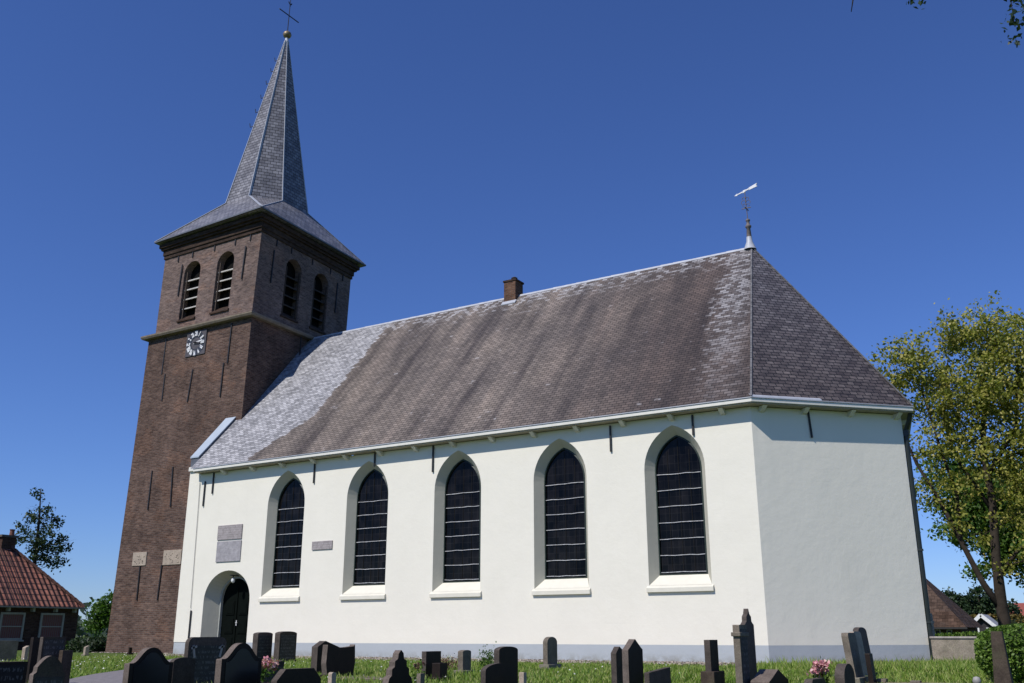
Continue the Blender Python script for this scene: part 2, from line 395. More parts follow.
def strip(name, a, b, mat, dz, n=40, **k):
    # a, b polylines (left and right edge) resampled, draped on the ground
    def res(pl):
        pl = [Vector(p) for p in pl]; L = [0]
        for i in range(1, len(pl)): L.append(L[-1] + (pl[i] - pl[i - 1]).length)
        out = []
        for j in range(n + 1):
            s = L[-1] * j / n; i = max(i for i in range(len(L)) if L[i] <= s + 1e-9); i = min(i, len(pl) - 2)
            out.append(pl[i].lerp(pl[i + 1], (s - L[i]) / (L[i + 1] - L[i])))
        return out
    A, B = res(a), res(b); m = MB(); W = 8; vs = []
    for p, q in zip(A, B):
        for kx in range(W + 1):
            c = p.lerp(q, kx / W); vs.append((c.x, c.y, g(c.x, c.y) + dz))
    m.add(vs, [(i * (W + 1) + j, i * (W + 1) + j + 1, (i + 1) * (W + 1) + j + 1, (i + 1) * (W + 1) + j) for i in range(n) for j in range(W)])
    return m.build(name, mat, **k)
PATH_A = [(-18.6, -.35), (-15.2, -4.2), (-12.3, -7.0), (-9.8, -9.6), (-7.4, -12.5), (-5, -15.5), (-2, -20), (0, -26)]
PATH_B = [(-16.9, -.35), (-13.2, -4.0), (-10.0, -6.9), (-7.4, -9.4), (-5.2, -12.2), (-3, -15.5), (.2, -20), (2.4, -26)]
strip('path', PATH_B, PATH_A, PATHM, .012, kind='structure')
strip('gravel_strip', [(-20.1, -2.0), (.6, -2.0), (3.45, 2.62)], [(-20.1, .02), (0.0, .02), (2.96, 2.97)], GRAVEL, .012, kind='structure', n=60)

# ------------------------------------------------------------------ church
church = empty('church', (-9, 5.03, 0), label='white plastered village church with slate roof, polygonal end and square brick tower with pointed spire', cat='church')
HW = 5.99; HP = .41; SY = 5.03; XW = -20.16
def arch(xc, hw, zs, rise, n=10, rnd=False):
    """points from right springing over the apex to the left springing"""
    pts = []
    if rnd:
        for i in range(2 * n + 1):
            a = math.pi * i / (2 * n); pts.append((xc + hw * math.cos(a), zs + rise * math.sin(a)))
        return pts
    Rr = (hw * hw + rise * rise) / (2 * hw); c = xc + hw - Rr; amax = math.asin(min(1, rise / Rr))
    for i in range(n + 1):
        a = amax * i / n; pts.append((c + Rr * math.cos(a), zs + Rr * math.sin(a)))
    for i in range(n - 1, -1, -1):
        a = amax * i / n; pts.append((2 * xc - c - Rr * math.cos(a), zs + Rr * math.sin(a)))
    return pts
def opening_pts(op):  # closed outline, counter-clockwise seen from outside: bottom-left, bottom-right, arch
    xc, hw, zb, zs, rise, rnd = op
    return [(xc - hw, zb), (xc + hw, zb)] + arch(xc, hw, zs, rise, rnd=rnd)
def wall_mesh(m, P, x0, x1, z0, z1, ops, mi=0):
    """P(s,z,d) -> world point. Wall from s=x0..x1 with arched openings."""
    ops = sorted(ops, key=lambda o: o[0]); cur = x0
    def quad(a, b, c, d):
        if b - a > 1e-6 and d - c > 1e-6: m.add([P(a, c, 0), P(b, c, 0), P(b, d, 0), P(a, d, 0)], [(0, 1, 2, 3)], mi)
    for o in ops:
        xc, hw, zb, zs, rise, rnd = o
        quad(cur, xc - hw, z0, z1); quad(xc - hw, xc + hw, z0, zb)
        a = arch(xc, hw, zs, rise, rnd=rnd)
        top = [(p[0], z1) for p in a]
        for i in range(len(a) - 1):
            m.add([P(a[i + 1][0], a[i + 1][1], 0), P(a[i][0], a[i][1], 0), P(top[i][0], z1, 0), P(top[i + 1][0], z1, 0)], [(0, 1, 2, 3)], mi)
        cur = xc + hw
    quad(cur, x1, z0, z1)
def reveal(m, P, o_out, o_in, depth, mi=0, bottom=True):
    a, b = opening_pts(o_out), opening_pts(o_in); n = len(a)
    for i in range(n):
        if i == 0 and not bottom: continue
        j = (i + 1) % n
        m.add([P(a[i][0], a[i][1], 0), P(a[j][0], a[j][1], 0), P(b[j][0], b[j][1], depth), P(b[i][0], b[i][1], depth)], [(0, 1, 2, 3)], mi)
PS = lambda s, z, d: (s, d, z)
WX = [-15.442, -12.052, -8.712, -5.364, -2.07]
DEP = .266
wins = [(x, .8135, 1.767, 4.66, 1.10, False) for x in WX]
winin = [(x, .635, 2.046, 4.66, .89, False) for x in WX]
door_o = (-17.83, 1.07, HP, 1.72, .95, True); door_i = (-17.90, .73, HP, 1.76, .73, True)
m = MB()
wall_mesh(m, PS, XW, 0, HP, HW, wins + [door_o])
# polygonal end, north side and west gable
OCT = [(0, 0), (2.95, 2.95), (2.15, 7.25), (-.3, 10.06), (XW, 10.06), (XW, 0)]
for i in range(5):
    (xa, ya), (xb, yb) = OCT[i], OCT[i + 1]
    m.add([(xa, ya, HP), (xb, yb, HP), (xb, yb, HW), (xa, ya, HW)], [(0, 1, 2, 3)])
m.add([(XW, 10.06, HW), (XW, 0, HW), (XW, 5.03, 12.1)], [(0, 1, 2)])
nave = m.build('nave_wall', WHITE, church)
m = MB()
m.add([(XW, 0, -.2), (door_o[0] - door_o[1], 0, -.2), (door_o[0] - door_o[1], 0, HP), (XW, 0, HP)], [(0, 1, 2, 3)])
m.add([(door_o[0] + door_o[1], 0, -.2), (0, 0, -.2), (0, 0, HP), (door_o[0] + door_o[1], 0, HP)], [(0, 1, 2, 3)])
for sx, dx in ((-1, door_i[0] - .73), (1, door_i[0] + .73)):
    a = door_o[0] + sx * 1.07
    q = [(a, 0, -.2), (dx, .5, -.2), (dx, .5, HP), (a, 0, HP)]
    m.add(q if sx < 0 else q[::-1], [(0, 1, 2, 3)])
for i in range(5):
    (xa, ya), (xb, yb) = OCT[i], OCT[i + 1]
    m.add([(xa, ya, -.2), (xb, yb, -.2), (xb, yb, HP), (xa, ya, HP)], [(0, 1, 2, 3)])
m.build('plinth', PLINTH, church)
m = MB(); reveal(m, PS, door_o, door_i, .5, bottom=False); m.build('door_reveal', REVEAL, church)
# doorway
m = MB(); xd = door_i[0]
a = opening_pts((xd, .73, -.1, 1.76, .73, True))
b = opening_pts((xd, .68, -.1, 1.76, .68, True))
n = len(a)
for i in range(1, n):
    j = (i + 1) % n
    m.add([(a[i][0], .46, a[i][1]), (a[j][0], .46, a[j][1]), (b[j][0], .46, b[j][1]), (b[i][0], .46, b[i][1])], [(0, 1, 2, 3)])
    m.add([(b[i][0], .46, b[i][1]), (b[j][0], .46, b[j][1]), (b[j][0], .6, b[j][1]), (b[i][0], .6, b[i][1])], [(0, 1, 2, 3)])
m.build('door_frame', DOORJ, church)
m = MB(); m.add([(p[0], .56, p[1]) for p in b], [tuple(range(n))])
door = m.build('door', DOORG, church)
m = MB()
for sx in (-1, 1):
    c = xd + sx * .31
    for z0, z1 in ((.12, .55), (.68, 1.15), (1.27, 1.72)):
        m = MB(); m.box((c - .2, .535, z0), (c + .2, .56, z1)); 
        m.box((c - .15, .525, z0 + .05), (c + .15, .536, z1 - .05)); m.build('door_panel', DOORG, door, bevel=.006)
m = MB(); m.box((xd - .02, .53, -.1), (xd + .02, .56, 2.2))
m.build('meeting_stile', DOORG, door, bevel=.006)
m = MB(); m.tube([(xd + .05, .53, 1.02), (xd + .05, .49, 1.02), (xd + .13, .49, 1.02)], .012, 6); m.box((xd + .03, .525, .93), (xd + .07, .535, 1.1))
m.build('handle', BARW, door)
# lamp above the door
m = MB(); m.box((-17.80, .04, 2.50), (-17.72, .36, 2.53)); m.tube([(-17.76, .16, 2.50), (-17.76, .16, 2.43)], .02, 8)
lampb = m.build('door_lamp', IRON, church)
m = MB(); m.lathe((-17.76, .16, 2.34), [(0, -.07), (.05, -.05), (.068, 0), (.055, .06), (.03, .09)], 12)
m.build('lamp_globe', simple('opal_glass', (.75, .75, .72), .2), lampb, smooth=True)
# windows
for k, x in enumerate(WX):
    a = opening_pts((x, .635, 2.046, 4.66, .89, False)); b = opening_pts((x, .60, 2.085, 4.66, .845, False)); n = len(a)
    m = MB()
    for i in range(n):
        j = (i + 1) % n; y0 = DEP - .0
        m.add([(a[i][0], y0, a[i][1]), (a[j][0], y0, a[j][1]), (b[j][0], y0 - .02, b[j][1]), (b[i][0], y0 - .02, b[i][1])], [(0, 1, 2, 3)])
        m.add([(b[i][0], y0 - .02, b[i][1]), (b[j][0], y0 - .02, b[j][1]), (b[j][0], y0 + .06, b[j][1]), (b[i][0], y0 + .06, b[i][1])], [(0, 1, 2, 3)])
    win = m.build('window', FRAMEG, church)
    m = MB(); reveal(m, PS, wins[k], winin[k], DEP); m.build('reveal', REVEAL, win)
    m = MB(); m.add([(p[0], DEP + .04, p[1]) for p in b], [tuple(range(n))])
    m.build('pane', GLASS, win)
    rr = random.Random(k)
    for q in range(7):
        m = MB()
        z = 2.13 + .405 * q; hw = .595 if z < 4.6 else .5
        nseg = 6; prev = None
        for s in range(nseg + 1):
            p = (x - hw + 2 * hw * s / nseg, DEP + .012 + rr.uniform(-.003, .003), z + rr.uniform(-.008, .008))
            if prev: m.bar(prev, p, .012, .014)
            prev = p
        m.build('saddle_bar', BARW, win)
    for q in (-.5, 0, .5):
        m = MB()
        x1 = x + q * .6; zt = 4.66 + (.78 if q == 0 else .5)
        m.bar((x1, DEP + .032, 2.09), (x1 + rr.uniform(-.01, .01), DEP + .032, zt), .010, .010)
        m.build('lead_came', CAME, win)
    # sloping sill
    m = MB(); L, Rr = x - .8135, x + .8135
    lo = [(L - .05, -.07, 1.64), (Rr + .05, -.07, 1.64), (Rr + .05, 0.0, 1.64), (L - .05, 0.0, 1.64)]
    hi = [(L - .05, -.07, 1.745), (Rr + .05, -.07, 1.745), (Rr + .05, 0.0, 1.80), (L - .05, 0.0, 1.80)]
    m.hexa(lo, hi)
    m.add([(L, -.001, 1.801), (Rr, -.001, 1.801), (x + .637, DEP - .003, 2.052), (x - .637, DEP - .003, 2.052)], [(0, 1, 2, 3)])
    m.build('sill', SILLW, win, bevel=.006)
# eaves: gutter, fascia and corbels
A1 = math.tan(R(22.5))
def offs(d):
    pts = [(-19.62, -d), (d * A1, -d), (2.95 + d * .93, 2.95 - d * .37), (2.15 + d * .6, 7.25 + d * A1), (-.3 + d * A1, 10.06 + d), (XW, 10.06 + d)]
    return pts
def band(m, d0, d1, z0, z1):
    a, b = offs(d0), offs(d1); n = len(a)
    for i in range(n - 1):
        P = [(*a[i], z0), (*b[i], z0), (*b[i], z1), (*a[i], z1)]; Q = [(*a[i + 1], z0), (*b[i + 1], z0), (*b[i + 1], z1), (*a[i + 1], z1)]
        m.add(P + Q, [(0, 1, 5, 4), (1, 2, 6, 5), (2, 3, 7, 6), (3, 0, 4, 7)] + ([(3, 2, 1, 0)] if i == 0 else []) + ([(4, 5, 6, 7)] if i == n - 2 else []))
m = MB(); band(m, .02, .325, 6.0, 6.03); m.build('soffit', simple('soffit_board', (.30, .27, .20), .7), church)
m = MB(); band(m, .26, .355, 6.032, 6.125); m.build('gutter', TRIM, church, bevel=.008)
m = MB(); band(m, .215, .375, 6.128, 6.15); m.build('gutter_lip', LEAD, church)
def corb(m, x, y, nx, ny):
    tx, ty = -ny, nx
    f = lambda s, d, z: (x + tx * s + nx * d, y + ty * s + ny * d, z)
    m.hexa([f(-.06, 0, 5.86), f(.06, 0, 5.86), f(.06, .10, 5.88), f(-.06, .10, 5.88)], [f(-.06, 0, 5.99), f(.06, 0, 5.99), f(.06, .26, 5.99), f(-.06, .26, 5.99)])
for x in [-18.33 + 1.357 * i for i in range(14)]:
    m = MB(); corb(m, x, 0, 0, -1); m.build('corbel', CORB, church)
for s in (.19 * 1.414, 1.42, 2.69, 4.0):
    m = MB(); corb(m, s * .7071, s * .7071, .7071, -.7071); m.build('corbel', CORB, church)
for y in (3.6, 5.0, 6.5):
    m = MB(); corb(m, 2.95 - (y - 2.95) * .186, y, .983, .183); m.build('corbel', CORB, church)
# wall anchors
def anchor(p, q, parent, mat=IRON, wd=.035, nrm=(0, -1)):
    m = MB(); o = Vector((nrm[0] * .03, nrm[1] * .03, 0)); m.bar(Vector(p) + o, Vector(q) + o, wd, .05, up=(1, 0, 0)); return m.build('wall_anchor', mat, parent, bevel=.006)
for x, z1, z0 in ((-19.33, 5.72, 4.86), (-18.93, 5.98, 5.26), (-14.27, 5.98, 5.25), (-11.80, 5.98, 5.56), (-9.59, 5.98, 5.20), (-3.80, 5.94, 5.24), (-1.50, 5.96, 5.43), (-19.43, 1.42, .46)):
    anchor((x, 0, z1), (x, 0, z0), church)
anchor((1.09, 1.09, 5.95), (1.12, 1.12, 5.28), church, nrm=(.7, -.7))
# the west strip of the facade stands slightly proud, with a wire along the joint
m = MB(); m.hexa([(XW - .002, -.014, HP + .003), (-19.47, -.014, HP + .003), (-19.45, -.001, HP + .003), (XW - .002, .03, HP + .003)], [(XW - .002, -.014, 6.12), (-19.62, -.014, 6.12), (-19.60, -.001, 6.12), (XW - .002, .03, 6.12)])
m.build('corner_strip', WHITE, church)
m = MB(); m.tube([(-19.60, -.03, 5.7), (-19.56, -.03, 4.8), (-19.52, -.025, 3.2), (-19.47, -.03, 1.5)], .008, 5); m.build('grounding_wire', WIRE, church)
# plaques
for (x0, x1, z0, z1, mt) in ((-18.48, -17.33, 3.67, 4.15, PLAQ1), (-18.46, -17.32, 2.95, 3.62, PLAQ2), (-14.18, -13.35, 3.16, 3.42, PLAQ1)):
    m = MB(); m.box((x0, -.035, z0), (x1, .01, z1)); m.build('plaque', mt, church, bevel=.008)
# downpipe at the east corner
m = MB()
m.tube([(3.0, 3.02, -.1), (3.0, 3.02, 5.55), (3.12, 2.95, 5.80), (3.2, 2.9, 6.02)], .06, 10)
m.box((2.93, 2.95, 5.45), (3.08, 3.10, 5.60)); m.box((2.93, 2.95, 2.6), (3.07, 3.09, 2.65)); m.box((2.93, 2.95, .9), (3.07, 3.09, .95))
m.build('downpipe', PIPE, church)
# nave roof
AP = (-1.15, 5.03, 12.25); ZE = 6.14
e = offs(.36)
m = MB()
m.add([(-19.77, -.36, ZE), (e[1][0], e[1][1], ZE), AP, (-19.77, 5.03, 12.28)], [(0, 1, 2, 3)], 0)
m.add([(e[1][0], e[1][1], ZE), (e[2][0], e[2][1], ZE), AP], [(0, 1, 2)], 1)
m.add([(e[2][0], e[2][1], ZE), (e[3][0], e[3][1], ZE), AP], [(0, 1, 2)], 1)
m.add([(e[3][0], e[3][1], ZE), (e[4][0], e[4][1], ZE), AP], [(0, 1, 2)], 1)
m.add([(e[4][0], e[4][1], ZE), (XW + .05, 10.42, ZE), (XW + .05, 5.03, 12.28), AP], [(0, 1, 2, 3)], 0)
roof = m.build('nave_roof', [NSLATE, ASLATE], church)
m = MB(); ii = 0; x = XW + .2; rr = random.Random(3)
while x < -1.3:
    x2 = min(x + .45, -1.15)
    z = 12.28 - .03 * (x - XW) / 19
    m.hexa([(x, 4.97, z - .06), (x2 + .02, 4.97, z - .06), (x2 + .02, 5.09, z - .06), (x, 5.09, z - .06)], [(x, 5.01, z + .018 + rr.uniform(-.006, .006)), (x2 + .02, 5.01, z + .012), (x2 + .02, 5.05, z + .012), (x, 5.05, z + .018)]); x = x2
m.build('ridge_cap', LEAD, roof)
for k in (1, 2, 3, 4):
    m = MB(); p = Vector((*e[k], ZE + .03)); q = Vector(AP) + Vector((0, 0, .03)); nn = 34
    for i in range(nn):
        a = p.lerp(q, i / nn); b = p.lerp(q, (i + 1.1) / nn); m.bar(a, b, .05, .02)
    m.build('hip_flashing', m_stone('hip_slate', (.13, .13, .135), .5, .7) if k == 1 else bpy.data.materials['hip_slate'], roof)
m = MB(); m.hexa([(e[1][0] + .0, e[1][1] + .0, 6.152), (e[1][0] + 1.35, e[1][1] + 1.35, 6.152), (e[1][0] + 1.25, e[1][1] + 1.45, 6.152), (e[1][0] - .1, e[1][1] + .1, 6.152)], [(e[1][0] + .0, e[1][1] + .02, 6.19), (e[1][0] + 1.33, e[1][1] + 1.35, 6.19), (e[1][0] + 1.17, e[1][1] + 1.51, 6.32), (e[1][0] - .15, e[1][1] + .17, 6.32)])
m.build('eave_flashing', LEAD, roof)
# west gable coping
m = MB()
def cop(y, x, dz): return (x, y, ZE + (y + .36) * 1.134 + dz)
m.hexa([cop(-.02, XW - .01, -.25), cop(-.02, -19.78, -.25), cop(-.02, -19.78, .10), cop(-.02, XW - .01, .10)], [cop(1.55, XW - .06, -.25), cop(1.55, -19.74, -.25), cop(1.55, -19.74, .10), cop(1.55, XW - .06, .10)])
m.hexa([cop(8.6, XW - .06, -.25 - 8.14), cop(8.6, -19.74, -8.39), cop(8.6, -19.74, -8.04), cop(8.6, XW - .06, -8.04)], [(XW - .06, 10.1, 5.95), (-19.74, 10.1, 5.95), (-19.74, 10.1, 6.3), (XW - .06, 10.1, 6.3)])
m.build('gable_coping', simple('coping_side', (.10, .11, .13), .6), roof)
m = MB(); m.hexa([cop(-.05, XW - .03, .102), cop(-.05, -19.76, .102), cop(1.56, -19.72, .102), cop(1.56, XW - .1, .102)], [cop(-.05, XW - .03, .145), cop(-.05, -19.76, .145), cop(1.56, -19.72, .145), cop(1.56, XW - .1, .145)])
m.build('coping_sheet', ZINC, roof)
m = MB(); m.box((XW - .01, -.09, 6.122), (-19.66, .05, 6.27)); m.build('kneeler', TRIM, church, bevel=.01)
# chimney
m = MB(); m.box((-10.16, 4.78, 11.8), (-9.68, 5.30, 12.76)); ch = m.build('chimney', CHBRICK, roof)
m = MB(); m.box((-10.19, 4.75, 12.76), (-9.64, 5.33, 12.83)); m.build('chimney_cap', CBRICK, ch, bevel=.01)
m = MB(); m.lathe((-9.88, 5.04, 12.83), [(.10, 0), (.09, .07), (.10, .12), (.12, .13), (.04, .18), (0, .19)], 12); m.build('chimney_pot', simple('sooty_clay', (.07, .055, .05), .8), ch, smooth=True)
m = MB(); m.hexa([(-10.2, 4.66, 11.86), (-9.62, 4.66, 11.86), (-9.62, 4.75, 11.97), (-10.2, 4.75, 11.97)], [(-10.2, 4.65, 11.89), (-9.62, 4.65, 11.89), (-9.62, 4.75, 12.02), (-10.2, 4.75, 12.02)])
m.build('lead_apron', LEAD, ch)
# weather vane on the east end of the ridge
m = MB(); m.lathe((-1.2, 5.03, 12.15), [(.20, .02), (.15, .15), (.10, .28), (.085, .45)], 12); m.build('finial_base', LEAD, roof, smooth=True)
m = MB(); m.lathe((-1.2, 5.03, 12.55), [(.085, 0), (.06, .35), (.095, .38), (.095, .43), (.06, .46), (.045, .58), (.07, .6), (.07, .64), (.02, .68)], 12)
vane = m.build('weather_vane', RUST, roof, smooth=True)
m = MB(); m.tube([(-1.2, 5.03, 13.2), (-1.23, 5.03, 14.18)], .014, 6)
m.bar((-1.22, 4.86, 13.58), (-1.22, 5.24, 13.60), .022)
m.bar((-1.37, 5.03, 13.60), (-1.07, 5.03, 13.60), .022)
for zc, rr_ in ((13.80, .07), (13.93, .05), (13.70, .05)):
    for s in (-1, 1):
        m.tube([(-1.22 + s * rr_ * (1 - math.cos(t)), 5.03 + s * .02, zc + rr_ * math.sin(t)) for t in [i * .5 for i in range(9)]], .009, 5)
m.build('scrollwork', RUST, vane)
m = MB(); d = Vector((-.9, .44, 0)).normalized(); c = Vector((-1.22, 5.03, 14.20))
def vp(a, z): return c + d * a * .92 + Vector((0, 0, z * .7))
n_ = Vector((d.y, -d.x, 0)) * .012
def flat(pts):
    lo = [vp(*p) - n_ for p in pts]; hi = [vp(*p) + n_ for p in pts]; m.hexa(lo, hi)
flat([(.50, 0), (.36, -.055), (.36, .055)]); flat([(.37, -.02), (.1, -.03), (.1, .03), (.37, .02)]); flat([(.1, -.055), (-.02, -.06), (-.05, .05), (.08, .06)])
flat([(-.04, -.025), (-.22, -.025), (-.22, .035), (-.04, .03)]); flat([(-.2, -.06), (-.58, -.075), (-.52, .0), (-.58, .085), (-.2, .06)])
m.build('vane_arrow', CLW, vane)

# ------------------------------------------------------------------ tower
def quadlerp(lo, hi, t): return [tuple(Vector(a).lerp(Vector(b), t)) for a, b in zip(lo, hi)]
B0 = [(-19.35, 1.20, -.3), (-19.70, 7.9, -.3), (-25.80, 7.9, -.3), (-25.36, 1.20, -.3)]
B1 = [(-19.45, 1.55, 12.2), (-19.95, 7.55, 12.2), (-25.85, 7.6, 12.2), (-25.33, 1.52, 12.2)]
C0 = [(-19.58, 1.66, 12.42), (-20.0, 7.45, 12.42), (-25.7, 7.5, 12.42), (-25.12, 1.64, 12.42)]
C1 = [(-19.51, 1.75, 15.8), (-20.05, 7.65, 15.8), (-25.8, 7.7, 15.8), (-25.20, 1.76, 15.8)]
m = MB(); m.hexa(B0[::1], B1)
tower = m.build('tower_wall', TBRICK, church)
def PW(i):   # mapping on belfry face i: 0 east, 3 south
    a0, b0, a1, b1 = [Vector(v) for v in (C0[i], C0[(i + 1) % 4], C1[i], C1[(i + 1) % 4])]
    nrm = (b0 - a0).cross(Vector((0, 0, 1))).normalized()
    def P(s, z, d):
        t = (z - 12.42) / (15.8 - 12.42); a = a0.lerp(a1, t); b = b0.lerp(b1, t)
        L = (b0 - a0).length
        return tuple(a.lerp(b, s / L) - nrm * d)
    return P, (b0 - a0).length
m = MB(); opens = {}
LS = 5.54  # south side length; s measured from the west corner
for i in range(4):
    P, L = PW(i)
    if i == 3: cs = [-23.32 + 25.12, -21.41 + 25.12]
    elif i == 0: cs = [3.74 - 1.66, 5.52 - 1.66]
    else: cs = [1.8, 3.7]
    ops = [(c, .475, 12.80, 14.88, .475, True) for c in cs]
    wall_mesh(m, P, 0, L, 12.42, 15.8, ops); opens[i] = (P, ops)
    for o in ops: reveal(m, P, o, o, .35)
m.build('belfry_wall', BBRICK, church)
for i, (P, ops) in opens.items():
    for o in ops:
        m = MB(); pts = opening_pts(o); m.add([P(p[0], p[1], .34) for p in pts], [tuple(range(len(pts)))])
        bw = m.build('belfry_window', BLACKV, church)
        if i in (0, 3):
            c = o[0]
            for z in (13.37, 13.78, 14.20, 14.6):
                m = MB(); m.hexa([P(c - .47, z - .06, .10), P(c + .47, z - .06, .10), P(c + .47, z + .03, .32), P(c - .47, z + .03, .32)], [P(c - .47, z - .01, .10), P(c + .47, z - .01, .10), P(c + .47, z + .08, .32), P(c - .47, z + .08, .32)])
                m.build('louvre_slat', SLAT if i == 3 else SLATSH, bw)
            m = MB(); m.bar(P(c - .36, 12.85, .08), P(c - .36, 14.95, .08), .045, .05); m.build('louvre_post', SLATD, bw)
            m = MB(); m.bar(P(c + .44, 12.85, .08), P(c + .44, 14.9, .08), .04, .05); m.build('louvre_post', SLATD, bw)
            m = MB(); m.hexa([P(c - .52, 12.74, -.06), P(c + .52, 12.74, -.06), P(c + .52, 12.74, .3), P(c - .52, 12.74, .3)], [P(c - .52, 12.80, -.06), P(c + .52, 12.80, -.06), P(c + .52, 13.08, .3), P(c - .52, 13.08, .3)])
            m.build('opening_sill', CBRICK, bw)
def off_quad(q, d, z):
    c = Vector((sum(p[0] for p in q) / 4, sum(p[1] for p in q) / 4))
    out = []
    for p in q:
        v = Vector((p[0], p[1])) - c; out.append((p[0] + math.copysign(d, v.x), p[1] + math.copysign(d, v.y), z))
    return out
m = MB(); m.hexa(off_quad(B1, .20, 12.2), off_quad(B1, .24, 12.27)); m.hexa(off_quad(B1, .24, 12.272), off_quad(B1, .24, 12.33)); m.hexa(off_quad(B1, .24, 12.332), off_quad(C0, .02, 12.45))
m.build('string_course', DSTRING, church)
EV = [(-19.04, 1.21, 16.5), (-19.64, 8.14, 16.5), (-26.1, 8.3, 16.5), (-25.54, 1.40, 16.5)]
def stepq(t, z): return [(a[0] + (b[0] - a[0]) * t, a[1] + (b[1] - a[1]) * t, z) for a, b in zip(C1, EV)]
m = MB()
for t, z0, z1 in ((.12, 15.80, 15.95), (.22, 15.952, 16.18), (.42, 16.182, 16.27), (.60, 16.272, 16.44)):
    m.hexa(stepq(t, z0), stepq(t, z1))
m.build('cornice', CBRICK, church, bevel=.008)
for i in (3, 0):
    P, ops = opens[i]
    L = PW(i)[1]
    for fx in (.155, .31, .54, .75, .9):
        z1 = 15.79; s = fx * L; m = MB(); m.bar(P(s, 15.78, -.02), P(s, 15.52, -.02), .04, .05); m.build('wall_anchor', IRON, church)
for p, q in (((-23.85, 15.32), (-23.91, 13.93)), ((-20.27, 15.33), (-20.33, 13.93))):
    anchor((p[0] - .12 if p[0] < -22 else p[0], 1.72, p[1]), (q[0] - .1 if p[0] < -22 else q[0], 1.69, q[1]), church)
for p, q in (((-24.18, 12.1), (-24.23, 10.59)), ((-24.02, 10.58), (-24.04, 9.46)), ((-22.4, 10.53), (-22.53, 9.23)), ((-20.42, 12.1), (-20.48, 10.49)), ((-20.68, 10.54), (-20.72, 9.2)), ((-24.15, 6.69), (-24.16, 5.19)), ((-22.97, 6.74), (-22.88, 5.22)), ((-24.23, 3.1), (-24.21, 1.86)), ((-23.01, 3.1), (-23.06, 1.84))):
    yy = lambda z: 1.20 + .35 * (z + .3) / 12.5
    dx = lambda z: (12.5 - z) / 12.5 * .0
    k = 1.5
    anchor((p[0] + (1.5 - yy(p[1])) * 1.2, yy(p[1]), p[1]), (q[0] + (1.5 - yy(q[1])) * 1.2, yy(q[1]), q[1]), church)
P0_, _ = PW(0)
for s in (.8, 4.9):
    m = MB(); m.bar(P0_(s, 15.3, -.02), P0_(s, 13.9, -.02), .04, .05); m.build('wall_anchor', IRON, church)
anchor((-19.47, 4.2, 12.1), (-19.46, 4.2, 10.2), church, nrm=(1, 0))
for x0, z0, x1, z1 in ((-24.47, 3.11, -23.69, 3.61), (-22.74, 3.08, -21.76, 3.61)):
    m = MB(); m.box((x0, 1.265, z0), (x1, 1.38, z1)); rs = m.build('relief_stone', RELIEF, church, bevel=.01)
    m = MB(); rr = random.Random(int(-x0 * 10))
    for q in range(14):
        a, b = rr.uniform(x0 + .08, x1 - .14), rr.uniform(z0 + .06, z1 - .12); m.box((a, 1.25, b), (a + rr.uniform(.03, .09), 1.264, b + rr.uniform(.02, .06)))
    m.build('carving', RELIEF, rs, bevel=.006)
# clock
cx_, cz_ = -22.38, 11.59
cy_ = 1.20 + .35 * (cz_ + .3) / 12.5
m = MB(); m.box((cx_ - .56, cy_ - .06, cz_ - .50), (cx_ + .56, cy_ + .06, cz_ + .50)); clock = m.build('clock', DIAL, church, bevel=.01)
m = MB(); f0 = cy_ - .065
def ring(m, r0, r1, y, n=40):
    vs = []; 
    for k in range(n):
        a = 2 * math.pi * k / n
        vs += [(cx_ + r0 * math.cos(a) * 1.05, y, cz_ + r0 * math.sin(a)), (cx_ + r1 * math.cos(a) * 1.05, y, cz_ + r1 * math.sin(a))]
    m.add(vs, [(2 * k, (2 * k + 2) % (2 * n), (2 * k + 3) % (2 * n), 2 * k + 1) for k in range(n)])
ring(m, .24, .49, f0); m.build('dial_ring', simple('dial_dark_ring', (.03, .035, .05), .6), clock)
ROM = {1: 'I', 2: 'II', 3: 'III', 4: 'IV', 5: 'V', 6: 'VI', 7: 'VII', 8: 'VIII', 9: 'IX', 10: 'X', 11: 'XI', 12: 'XII'}
for hnum, txt in ROM.items():
    m = MB(); a = math.radians(90 - 30 * hnum); rad = Vector((math.cos(a), 0, math.sin(a))); tan = Vector((math.sin(a), 0, -math.cos(a)))
    wd = {'I': .042, 'V': .075, 'X': .075}; tot = sum(wd[c] for c in txt); s = -tot / 2; C = Vector((cx_, f0 - .012, cz_))
    ri, ro = .30, .50
    for c in txt:
        mid = s + wd[c] / 2; s += wd[c]
        if c == 'I': segs = [((mid, ri), (mid, ro))]
        elif c == 'V': segs = [((mid - .022, ro), (mid, ri)), ((mid + .022, ro), (mid, ri))]
        else: segs = [((mid - .022, ro), (mid + .022, ri)), ((mid + .022, ro), (mid - .022, ri))]
        for (t0, r0), (t1, r1) in segs:
            m.bar(C + tan * t0 + rad * r0, C + tan * t1 + rad * r1, .027, .022, up=(0, 1, 0))
    m.build('numeral', CLW, clock)
for ln, wd, a in ((.40, .05, 83), (.27, .065, 98)):
    m = MB(); a = math.radians(90 - a); d_ = Vector((math.cos(a), 0, math.sin(a))); C = Vector((cx_, f0 - .03, cz_ + .02))
    m.bar(C - d_ * .1, C + d_ * ln, wd, .012, up=(0, 1, 0)); m.build('clock_hand', CLW if ln > .3 else DIAL, clock)
